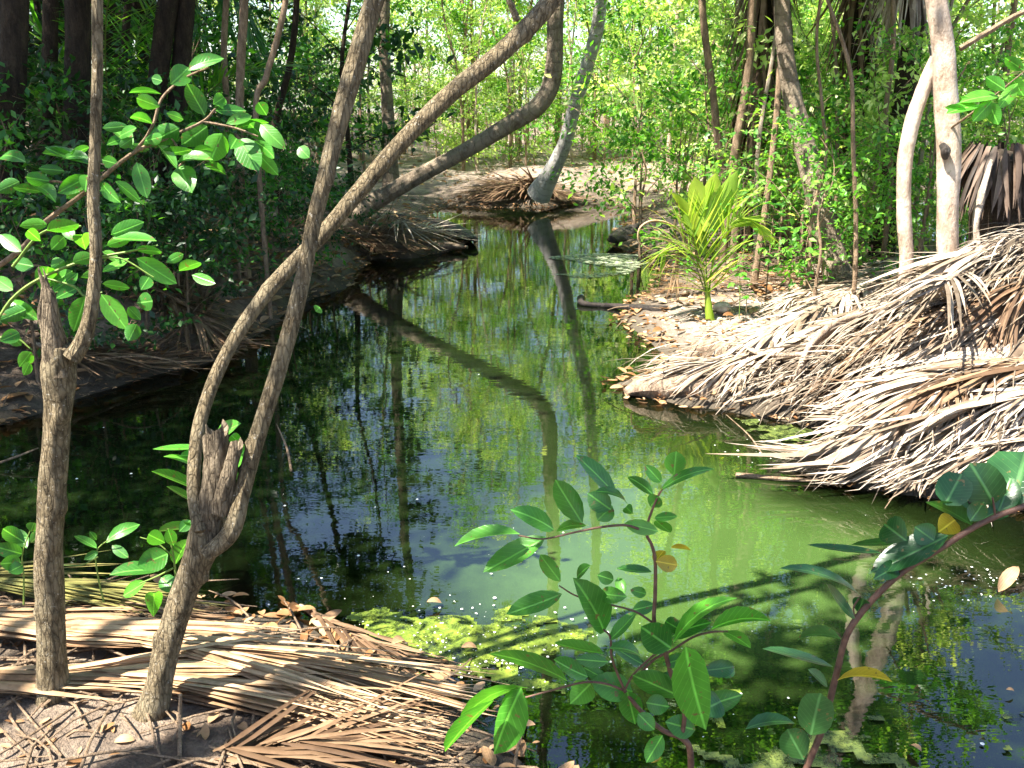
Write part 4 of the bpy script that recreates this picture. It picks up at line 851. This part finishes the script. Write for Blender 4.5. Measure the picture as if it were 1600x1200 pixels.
def rnd_ground(x0, x1, y0, y1, pw=1.0):
    pool = []
    def f():
        if not pool:
            x = rng.uniform(x0, x1, 1500); y = y0+(y1-y0)*rng.random(1500)**pw; z = hgt(x, y); k = z > .01
            pool.extend(np.stack([x, y, z], 1)[k])
        return pool.pop()
    return f
litter(2600, rnd_ground(-7, 7, 5, 22), 'leaf_litter', 'brown dead leaves strewn over the forest floor round the pond', M['dead_leaf'], (.06, .14))
litter(900, rnd_ground(1.0, 4.2, 3.5, 8), 'leaf_litter', 'curled pale dead leaves and husks on the bank around the heap', M['dead_leaf'], (.04, .10))
litter(420, rnd_ground(-1.9, .6, 1.5, 3.0), 'leaf_litter', 'dead leaves and bark bits on the near bank below the front trees', M['dead_leaf'], (.02, .05), .004)
litter(3200, rnd_ground(-5.5, -.6, 4.0, 11.5), 'leaf_litter', 'dark rotting leaves covering the shaded bank on the far side of the black water', M['dead_leaf'], (.06, .15))
# matted fibres over the heap
n_ = 5200; bx_ = np.concatenate([rng.normal(2.5, .75, n_*3//4), rng.normal(2.5, .6, n_//4)]); by_ = np.concatenate([rng.normal(4.75, .42, n_*3//4), rng.normal(3.95, .2, n_//4)])
zz_ = hgt(bx_, by_); ok_ = zz_ > .06; bx_, by_, zz_ = bx_[ok_], by_[ok_], zz_[ok_]; k_ = len(bx_)
aa_ = rng.normal(math.radians(208), .38, k_); mb = MB()
strips(mb, np.stack([bx_, by_, zz_+.02+.12*rng.random(k_)], 1), np.stack([np.cos(aa_), np.sin(aa_), rng.normal(0, .12, k_)], 1), .10+.35*rng.random(k_), .005+.012*rng.random(k_), .6+.5*rng.random(k_), UP+.3*rng.standard_normal((k_, 3)), 4, floor=hgt, lift=.01+.07*rng.random(k_), sway=.6)
tag(obj('fibre_litter', mb, M['dry_fibre'], None), 'matted grey and brown palm fibres covering the heap', 'palm litter', kind='stuff')
# drift of leaves and bits along the waterline
pool_ = []
while len(pool_) < 2600:
    x = rng.uniform(-6, 5.2, 4000); y = rng.uniform(1.6, 16, 4000); z = hgt(x, y); k = (z > -.03) & (z < .05); pool_.extend(np.stack([x, y, np.maximum(z, .004)], 1)[k])
pi_ = iter(pool_)
litter(2600, lambda: next(pi_), 'shore_litter', 'sodden leaves and scraps gathered along the waterline', M['dead_leaf'], (.02, .08), .006)
# twig debris
mb = MB()
G_ = (rnd_ground(-5, 5, 4.5, 17), rnd_ground(.9, 4.5, 3.4, 8), rnd_ground(-1.6, .5, 1.6, 2.9))
for i in range(900):
    c = random.choice(G_)()
    if c is None: continue
    a = random.random()*6.283; l = random.uniform(.06, .4); d = np.array([math.cos(a)*l, math.sin(a)*l, 0]); e = c+d; e[2] = max(hz(e[0], e[1]), 0)+.01
    tube(mb, [c+[0, 0, .008], (c+e)/2+[random.gauss(0, .02), 0, .02], e], [.004, .004, .002], 4, n=4, cap=False)
tag(obj('twig_litter', mb, M['bark_thin'], None), 'broken twigs scattered over the ground', 'twigs', kind='stuff')
# ------------------------------------------------------------------ algae, floating bits
def inpoly(x, y, poly):
    return sdist(np.stack([x, y], 1), poly) 
def algae(pix, thr, label, mat, cell=.011, sc=.12, name='algae_mat'):
    poly = np.array([G(*p)[:2] for p in pix]); lo = poly.min(0)-.05; hi = poly.max(0)+.05
    xs = np.arange(lo[0], hi[0], cell); ys_ = np.arange(lo[1], hi[1], cell); Xg, Yg = np.meshgrid(xs, ys_, indexing='ij'); x = Xg.ravel(); y = Yg.ravel()
    d = inpoly(x, y, poly)+.10*vn(x, y, sc, 7)+.06*vn(x, y, sc*.4, 3)+.03*vn(x, y, sc*.15, 1)
    hole = vn(x, y, sc*1.1, 21)+.5*vn(x, y, sc*.35, 5)
    ok = (d < 0) & (hole < thr)
    z = .003+.005*np.clip(-d/.03, 0, 1)*(.6+.9*(vn(x, y, .03, 2)+.5))
    okg = ok.reshape(Xg.shape); q = okg[:-1, :-1] & okg[1:, :-1] & okg[:-1, 1:] & okg[1:, 1:]
    i, j = np.nonzero(q); ny = Xg.shape[1]
    Fq = np.stack([i*ny+j, (i+1)*ny+j, (i+1)*ny+j+1, i*ny+j+1], 1); used = np.unique(Fq); mp = np.full(len(x), -1); mp[used] = np.arange(len(used))
    mb = MB(); mb.add(np.stack([x, y, z], 1)[used], mp[Fq], np.stack([x, y], 1)[used])
    return tag(obj(name, mb, mat, None), label, 'algae', kind='stuff')
def algae_mat(name, c1, c2, c3, thin=.52):
    m, nt, out = newmat(name); f = noise_tex(nt, 26, 6, .7); f2 = noise_tex(nt, 160, 3, .7)
    c = ramp(nt, f, [(.35, c1), (.52, c2), (.68, c3)]); c = mixc(nt, .6, c, ramp(nt, f2, [(.3, (.5, .5, .5)), (.7, (1.3, 1.3, 1.3))]), 'MULTIPLY')
    b = N(nt, 'BsdfPrincipled'); b.inputs['Roughness'].default_value = .55; L(nt, c, b.inputs['Base Color'])
    L(nt, bump_n(nt, f2, .4, .004), b.inputs['Normal'])
    f3 = noise_tex(nt, 13, 7, .75); ad = N(nt, 'Math', operation='MULTIPLY_ADD'); L(nt, f2, ad.inputs[0]); ad.inputs[1].default_value = .25; L(nt, f3, ad.inputs[2])
    av = N(nt, 'Attribute', attribute_name='UVMap'); L(nt, ramp(nt, ad.outputs[0], [(thin-.04, (0, 0, 0)), (thin+.14, (1, 1, 1))]), b.inputs['Alpha'])
    L(nt, b.outputs[0], out.inputs[0]); return m
A1 = algae_mat('algae_yellow', (.045, .085, .010), (.11, .16, .014), (.20, .24, .025)); A2 = algae_mat('algae_dark', (.03, .05, .012), (.07, .10, .02), (.15, .18, .03)); A3 = algae_mat('scum_grey', (.26, .30, .18), (.36, .40, .26), (.5, .52, .4), .57)
algae([(545,948),(600,950),(660,962),(740,958),(830,962),(930,985),(960,1015),(900,1035),(820,1030),(740,1045),(660,1045),(610,1010),(560,985)], .30, 'bright yellow-green algae mat behind the sapling leaves', A1)
algae([(560,1000),(640,1060),(760,1080),(860,1075),(960,1060),(980,1030),(900,1020),(800,1040),(680,1040),(620,1010)], .02, 'broken yellow-green algae specks along the near shore', A1)
algae([(1090,1085),(1170,1070),(1220,1100),(1200,1150),(1120,1160),(1060,1120)], .12, 'round yellowish algae patch behind the stem of the sapling', A1)
algae([(1060,1150),(1250,1120),(1380,1110),(1440,1160),(1480,1230),(1400,1330),(1100,1330),(1000,1230)], .10, 'dark olive algae carpet at the bottom edge of the pond', A2)
algae([(1520,1160),(1600,1120),(1720,1140),(1720,1230),(1600,1220)], .05, 'small dark algae patch by the far corner of the water', A2)
algae([(1150,655),(1230,660),(1330,690),(1340,715),(1260,712),(1190,690)], .1, 'olive scum gathered at the foot of the heap', A2)
algae([(820,415),(860,402),(930,396),(1000,398),(1015,412),(985,428),(920,436),(850,430)], .30, 'flat grey film of scum near the black log', A3, .03, .9)
sp = MB()
for (cx, cy, sx_, sy_, n) in [(700,1010,140,35,330),(900,1040,110,30,60),(1150,1090,90,30,15),(1520,910,50,14,90),(600,900,180,60,26),(1200,900,250,120,14),(1270,700,80,30,60),(450,700,200,100,14)]:
    for i in range(n):
        c = G(random.gauss(cx, sx_), random.gauss(cy, sy_), .008)
        if hz(c[0], c[1]) > -.01: continue
        r = random.choice((.001, .0015, .002, .003, .0045)); a = random.random()*6.28; v = [c+[r*math.cos(a+k*1.2566)*random.uniform(.6, 1.3), r*math.sin(a+k*1.2566)*random.uniform(.6, 1.3), random.uniform(0, .002)] for k in range(5)]
        sp.add(v, [[0, 1, 2, 3, 4]], np.zeros((5, 2)))
tag(obj('floating_specks', sp, M['petal'], None), 'white and cream specks floating on the pond', 'specks', kind='stuff')
def fl_leaf(label, x, y, l, mat, up=.25, a=None):
    c = G(x, y, .012); a = random.random()*6.28 if a is None else a; mb = MB()
    leaves(mb, c, c+[math.cos(a)*l, math.sin(a)*l, up*l], nrm([.2, -.2, 1]), [l*.5], curl=.25, fold=.35); tag(obj('fallen_leaf', mb, M[mat], None), label, 'leaf', 'fallen leaves on the pond and banks')
for a_ in [('brown fallen leaf on the yellow algae mat', 745, 1012, .05, 'dead_leaf'), ('cream fallen leaf on the algae mat near the dry fronds', 632, 1000, .06, 'dead_leaf'), ('tan leaf standing up out of the water at the outer edge', 1560, 925, .09, 'dead_leaf', .8, .5),
           ('orange leaf drifting beyond the dark algae carpet', 1420, 1165, .04, 'dead_leaf'), ('curled tan leaf on the dry frond near the forked trunk', 345, 1052, .05, 'dead_leaf'), ('second curled tan leaf on the dry frond, nearer the water', 540, 1062, .07, 'dead_leaf'),
           ('sunken brown leaf in the murky water behind the algae', 690, 942, .05, 'dead_leaf'), ('dry leaf lying at the foot of the slanting tree', 300, 1056, .05, 'dead_leaf'), ('small red-brown leaf drifting near the heap', 1585, 1080, .025, 'dead_leaf')]: fl_leaf(*a_)
for i, (x, y) in enumerate([(773,934),(1188,708),(1153,704),(1535,1162),(205,740),(652,780),(120,748),(560,868),(445,790)]):
    c = G(x, y, .006); mb = MB(); a = np.linspace(0, 6.283, 9)[:-1]; r = .006
    mb.add([c+[r*math.cos(q)*(1+.15*math.sin(3*q)), r*math.sin(q), 0] for q in a]+[c+[0, 0, .004]], [[k, (k+1) % 8, 8] for k in range(8)], np.zeros((9, 2)))
    tag(obj('petal', mb, M['petal'], None), 'tiny white petal floating alone on the water', 'petal', 'white petals floating on the pond')
def twig(label, ps, w, D=None, z=.01, mat='bark_thin'):
    mb = MB(); tube(mb, [G(x, y, z+(zz[0] if zz else 0)) for x, y, *zz in ps], [w, w*.9, w*.4] if len(ps) == 3 else list(np.linspace(w, w*.4, len(ps))), 7, n=20, rough=.15); tag(obj('twig', mb, M[mat], None), label, 'twig')
twig('forked twig poking out of the black water beside the long stem', [(455,735),(448,700),(432,662,.10)], .006)
twig('pale stick floating flat in front of the lower heap', [(1150,742),(1220,748),(1290,752)], .012)
twig('thin bent twig stuck in the shallow water by the heap', [(1190,708),(1170,680,.02),(1135,648,.06)], .004)
twig('long arched reed bending over the shaded water behind the broken-topped tree', [(135,566,.15),(200,557,.2),(260,562,.16),(310,582,.02)], .006)
twig('bare brown twig lying low by the outer water edge', [(-20,730),(30,712,.04),(60,700,.06)], .006)

# ------------------------------------------------------------------ seedlings and shrubs on the banks
def small_plant(x, y, h, nl, ls, mat, stem, wl=.5):
    """young plant: wiry stem, leaves in pairs on short twigs"""
    mb, ml = MB(), MB(); top = np.array([random.gauss(0, .06)*h, random.gauss(0, .06)*h, h])
    p = tube(mb, [(0, 0, -.03), top*.5+[.03*h, 0, 0], top], [.004+.004*h, .004+.003*h, .002], 6, n=12, rough=.1)
    B, E, Nn = [], [], []
    for i in range(nl):
        f = .35+.65*(i+1)/nl; b_ = p[min(11, int(f*11.99))]; a = i*2.4+random.random(); r = random.uniform(.25, 1)*.28*h*(1.3-f*.7); e = b_+[math.cos(a)*r, math.sin(a)*r, .25*r+.02]
        if r > .05: tube(mb, [b_, e], [.002+.0015*h, .0012], 4, n=2, cap=False)
        for k in range(3):
            c = b_+(e-b_)*(.5+.5*k/2); aa = a+(k-1)*.9+random.gauss(0, .3); l = ls*random.uniform(.6, 1.15)
            B.append(c); E.append(c+[math.cos(aa)*l, math.sin(aa)*l, random.uniform(-.45, .3)*l]); Nn.append(nrm([random.gauss(0, .3), random.gauss(0, .3), 1]))
    leaves(ml, np.array(B), np.array(E), np.array(Nn), np.linalg.norm(np.array(E)-np.array(B), axis=1)*wl, curl=.1, fold=.2)
    t = thing('seedling', 'seedling', 'seedling', (0, 0, 0)); obj('stem', mb, M[stem], t); obj('foliage', ml, M[mat], t); return t
SPR = [small_plant(0, 0, 1.0, 9, .12, 'leaf_shrub', 'bark_thin'), small_plant(0, 0, 1.0, 14, .10, 'leaf_shrub', 'bark_thin'), small_plant(0, 0, 1.0, 11, .13, 'leaf_bright', 'stem_green'), small_plant(0, 0, 1.0, 22, .09, 'leaf_shrub', 'bark_thin')]
GS = 'broad-leaved seedlings on the stony bank'
for i, (x, y, h, k, lb) in enumerate([(1155,500,.42,2,'green seedling right behind the rounded stone'),(1165,506,.34,0,'small seedling with two leaf tiers on the stones beside the coconut seedling'),(1250,480,.62,1,'taller seedling before the foot of the ringed palm'),
   (1232,470,.5,0,'seedling between the slim stem and the ringed palm'),(1286,470,.45,2,'bright seedling touching the ringed palm foot'),(1195,480,.7,1,'leggy seedling at the foot of the slim light brown stem'),(1072,462,.35,2,'seedling half hidden behind the drooping yellow fronds'),
   (1300,440,.9,3,'bushy seedling crossing the ringed palm trunk'),(1350,420,.8,0,'seedling behind the crest between sapling and trunks'),(1215,430,1.1,3,'tall leafy seedling behind the litter and slim stem'),(1160,430,.9,1,'leafy seedling behind the coconut seedling crown'),(1270,420,1.3,3,'tall shrubby seedling screening the ringed palm')]):
    c = T(x, y); place(SPR[k], c, random.random()*6.28, h, lb, GS)
# general shrubs (copied meshes)
def shrub(mat, n, ls, h=1.6, r=1.0, nl=9, ntw=6, bark='bark_thin'):
    return build_kind('shrub', M[bark], M[mat], 'shrub', 'shrub', height=h, r0=.02, crown_z0=.12, crown_r=r, nl=nl, ntw=ntw, nleaf=n, ls=ls, bend=.06, spray=.5)
SHD = [shrub('leaf_dark', 20, .085), shrub('leaf_dark', 16, .11, 1.9, 1.2), shrub('leaf_shrub', 16, .095, 1.7, 1.0)]
SHM = [shrub('leaf_mid', 20, .065), shrub('leaf_mid', 18, .06, 2.0, 1.2), shrub('leaf_sun', 16, .07, 1.8, 1.1)]
def gp(x, y): return (x, y, hz(x, y)-.03)
i = 0
def scatter(kinds, spots, label, group, s=(.8, 1.3)):
    for n, (x, y) in enumerate(spots): place(kinds[n % len(kinds)], gp(x, y), random.random()*6.28, random.uniform(*s), label, group)
def land(x0, x1, y0, y1, n, mind=.6, cone=None, skip=None, zmin=.06):
    out_ = []; tries = 0
    while len(out_) < n and tries < 6000:
        tries += 1; x = random.uniform(x0, x1); y = random.uniform(y0, y1)
        if cone and not (cone[0]*y < x < cone[1]*y): continue
        if skip and skip(x, y): continue
        if hz(x, y) < zmin or any((x-a)**2+(y-b_)**2 < mind**2 for a, b_ in out_): continue
        out_.append((x, y))
    return out_
scatter(SHD, land(-6.5, -2.0, 4.6, 8.6, 16, .7, (-.72, -.24), lambda x, y: x > -2.7 and y > 8), 'dark broad-leaved shrub in the shade of the wood behind the front trees', 'shrubs under the dark wood', (.4, .65))
scatter(SHD, land(-9, -2.5, 10.5, 18, 22, 1.0, (-.62, -.20)), 'dark shrub far back in the shaded wood', 'shrubs deep in the dark wood', (.8, 1.2))
for k_, (x, y, s_) in enumerate([(300,520,.42),(380,465,.4),(450,436,.45),(520,415,.4),(235,545,.4),(150,565,.45),(60,600,.5),(420,395,.5),(340,430,.5),(480,380,.45),(260,470,.5)]):
    c = T(x, y); place(SHD[k_ % 3], c, random.random()*6.28, s_*1.15, 'low dark shrub overhanging the shaded edge of the pond', 'low shrubs along the shaded shore')
scatter(SHM, [(1.3+.45*k, 9.7+.8*math.sin(k*2.1)) for k in range(8)]+land(1.2, 7, 9, 14, 16, .8, (.12, .6)), 'green shrub on the bank behind the coconut seedling', 'shrubs behind the stony bank', (.7, 1.2))
scatter(SHM, [p_ for p_ in land(2.0, 6.8, 6.2, 9.5, 30, .42, (.28, .70))], 'small-leaved shrub behind the litter heap and pale trunks', 'shrubs behind the litter heap', (.5, .9))
scatter(SHM, land(-5, 9, 17.5, 26, 34, 1.0, (-.2, .5)), 'sunlit yellow-green bush at the edge of the far clearing', 'bushes at the far clearing', (.7, 1.3))
# ------------------------------------------------------------------ forest
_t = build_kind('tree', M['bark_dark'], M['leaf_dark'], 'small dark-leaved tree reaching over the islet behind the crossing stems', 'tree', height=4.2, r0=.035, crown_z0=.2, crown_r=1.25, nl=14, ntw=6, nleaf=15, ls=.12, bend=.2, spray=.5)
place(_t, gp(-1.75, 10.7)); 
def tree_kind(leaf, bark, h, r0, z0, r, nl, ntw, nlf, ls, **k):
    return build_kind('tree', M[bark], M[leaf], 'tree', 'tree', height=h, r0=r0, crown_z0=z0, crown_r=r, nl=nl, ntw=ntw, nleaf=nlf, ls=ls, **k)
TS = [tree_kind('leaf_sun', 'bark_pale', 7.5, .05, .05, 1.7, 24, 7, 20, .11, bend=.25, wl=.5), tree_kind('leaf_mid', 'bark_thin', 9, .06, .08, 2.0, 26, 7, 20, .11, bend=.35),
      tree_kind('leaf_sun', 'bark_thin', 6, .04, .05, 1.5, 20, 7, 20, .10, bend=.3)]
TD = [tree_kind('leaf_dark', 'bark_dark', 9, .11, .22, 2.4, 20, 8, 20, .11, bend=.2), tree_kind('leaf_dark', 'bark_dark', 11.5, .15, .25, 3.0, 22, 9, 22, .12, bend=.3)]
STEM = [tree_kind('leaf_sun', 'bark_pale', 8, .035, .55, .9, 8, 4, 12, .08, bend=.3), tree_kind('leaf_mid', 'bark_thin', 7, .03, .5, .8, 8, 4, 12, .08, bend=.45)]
def wood(kinds, spots, label, group, s=(.8, 1.2)):
    for n, (x, y) in enumerate(spots): place(kinds[(n*7+n//3) % len(kinds)], gp(x, y), random.random()*6.28, random.uniform(*s), label, group, (random.gauss(0, .04), random.gauss(0, .04)))
wood(TS[:3], land(-5, 9, 18.5, 26, 40, 1.0, (-.2, .34)), 'slender sunlit tree beyond the far clearing, behind the leaning palm', 'sunlit trees beyond the clearing', (.65, 1.0))
wood(TS[:3], land(-12, 16, 27, 42, 28, 2.0, (-.34, .42)), 'pale green tree in the bright distance', 'trees in the bright distance', (.7, 1.05))
wood(STEM, land(-5, 9, 17.5, 30, 24, .6, (-.18, .42)), 'thin bare-stemmed young tree at the back of the clearing', 'thin stems beyond the clearing', (.7, 1.0))
wood([TS[2], TS[0], TS[2]], land(2.4, 11, 8.5, 16, 18, 1.2, (.20, .72)), 'green tree on the right bank behind the ringed palm', 'trees on the bank behind the heap', (.5, .85))
wood([TS[1], TS[0]], land(4, 15, 15, 26, 14, 1.6, (.22, .62)), 'green tree further back behind the pale trunks', 'trees far behind the pale trunks', (.6, .9))
wood(STEM, land(2, 9, 8, 15, 18, .5, (.16, .6)), 'thin brown stem among the shrubs behind the stony bank', 'thin stems behind the stony bank', (.5, .8))
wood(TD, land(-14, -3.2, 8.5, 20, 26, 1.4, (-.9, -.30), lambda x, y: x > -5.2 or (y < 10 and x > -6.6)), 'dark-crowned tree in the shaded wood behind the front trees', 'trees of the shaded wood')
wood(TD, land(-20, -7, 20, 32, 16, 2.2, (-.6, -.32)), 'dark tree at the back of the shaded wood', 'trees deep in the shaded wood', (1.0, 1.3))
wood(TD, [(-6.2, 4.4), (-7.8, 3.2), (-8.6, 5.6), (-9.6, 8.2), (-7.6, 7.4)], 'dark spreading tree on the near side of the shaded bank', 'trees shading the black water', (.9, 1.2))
# ------------------------------------------------------------------ overhanging shade trees behind the viewpoint
def shade_tree(label, root, clumps, mat='leaf_dark', nleaf=900, ls=.10):
    root = np.array([root[0], root[1], hz(root[0], root[1])-.05]); t = thing('tree', label, 'tree', root, 'tall trees overhanging the near bank'); mb, mc = MB(), MB()
    cs = np.array([c[0] for c in clumps]); mid = cs.mean(0); top = np.array([root[0]*.75+mid[0]*.25, root[1]*.75+mid[1]*.25, cs[:, 2].max()+.6])
    tp = tube(mb, [root, root*.6+top*.4+[.1, 0, 0], top], [.17, .12, .06], 12, n=24, rough=.1); C, Dd = [], []
    for c, r, den in clumps:
        j = int(np.clip((c[2]-.9-root[2])/(top[2]-root[2])*23, 6, 22)); b_ = tp[j]; lp_ = tube(mb, [b_, (b_+c)/2+[0, 0, .35], c], [.045, .03, .01], 6, n=12, cap=False)
        k = int(nleaf*den*r*r); v = nrm(rng.standard_normal((k, 3)))*(rng.random((k, 1))**.45)*r*np.array([1, 1, .55])
        for q in range(10): tube(mb, [lp_[8+q % 3], c+nrm(rng.standard_normal(3))*r*.8*np.array([1, 1, .5])], [.012, .004], 4, n=3, cap=False)
        C.append(c+v); Dd.append(nrm(v+rng.standard_normal((k, 3))*.8*r))
    C = np.vstack(C); Dd = np.vstack(Dd); l = ls*(.6+.8*rng.random(len(C)))
    leaf_quads(mc, C, Dd, nrm(rng.standard_normal((len(C), 3))*.5+UP), l, l*.5)
    obj('trunk', mb, M['bark_dark'], t); obj('crown', mc, M[mat], t)
def over(px, py, z, h, r, den=1.0, D=None):
    """clump that throws its shade on the spot seen at the pixel"""
    q = G(px, py, z) if D is None else P(px, py, D); return (q+SUN*((h-q[2])/SUN[2]), r, den)
shade_tree('tall dark-leaved tree leaning over the near bank', (-3.6, -.6), [over(200,700,0,4.6,.9,1.3), over(420,720,0,5.0,.9,1.2), over(120,850,0,4.2,.5,.8), over(520,830,0,4.8,.6), over(320,600,0,5.6,1.0,1.3), over(560,640,0,5.8,.9,1.1)])
shade_tree('tall tree whose boughs darken the lower corner of the pond', (-1.8, -2.6), [over(1100,1150,0,4.4,.55), over(1350,1130,0,4.6,.6), over(1580,1050,0,4.8,.7), over(1400,960,0,4.4,.45,.7)])
shade_tree('young tree spreading over the sapling and the bare stems', (-2.4, -1.2), [over(950,850,0,3.6,.35,.4,1.62), over(1000,1000,0,3.4,.3,.4,1.62), over(1350,950,0,3.6,.45,.8,1.62), over(430,500,0,3.9,.28,.4,2.1)])
shade_tree('tall dense tree on the shaded bank, its boughs over the black water', (-5.4, 3.2), [over(60,470,.2,6.4,1.1,1.3), over(230,500,.2,6.4,1.0,1.3), over(400,430,.2,6.6,1.0,1.2), over(150,360,.3,7.0,1.3,1.2), over(340,350,.3,7.0,1.2,1.2), over(470,380,.3,6.6,.8,1.2), over(100,640,.1,6.2,.9,1.2)])
shade_tree('second dense tree on the shaded bank, darkening the shrubs behind the front trees', (-7.0, 4.0), [over(60,240,0,7.2,1.2,1.2,6.6), over(200,270,0,7.2,1.1,1.2,6.6), over(330,260,0,7.2,1.1,1.2,6.8), over(120,120,0,7.6,1.2,1.1,7), over(300,120,0,7.8,1.1,1.1,7.4), over(430,300,0,7.2,.8,1.1,7.4)])
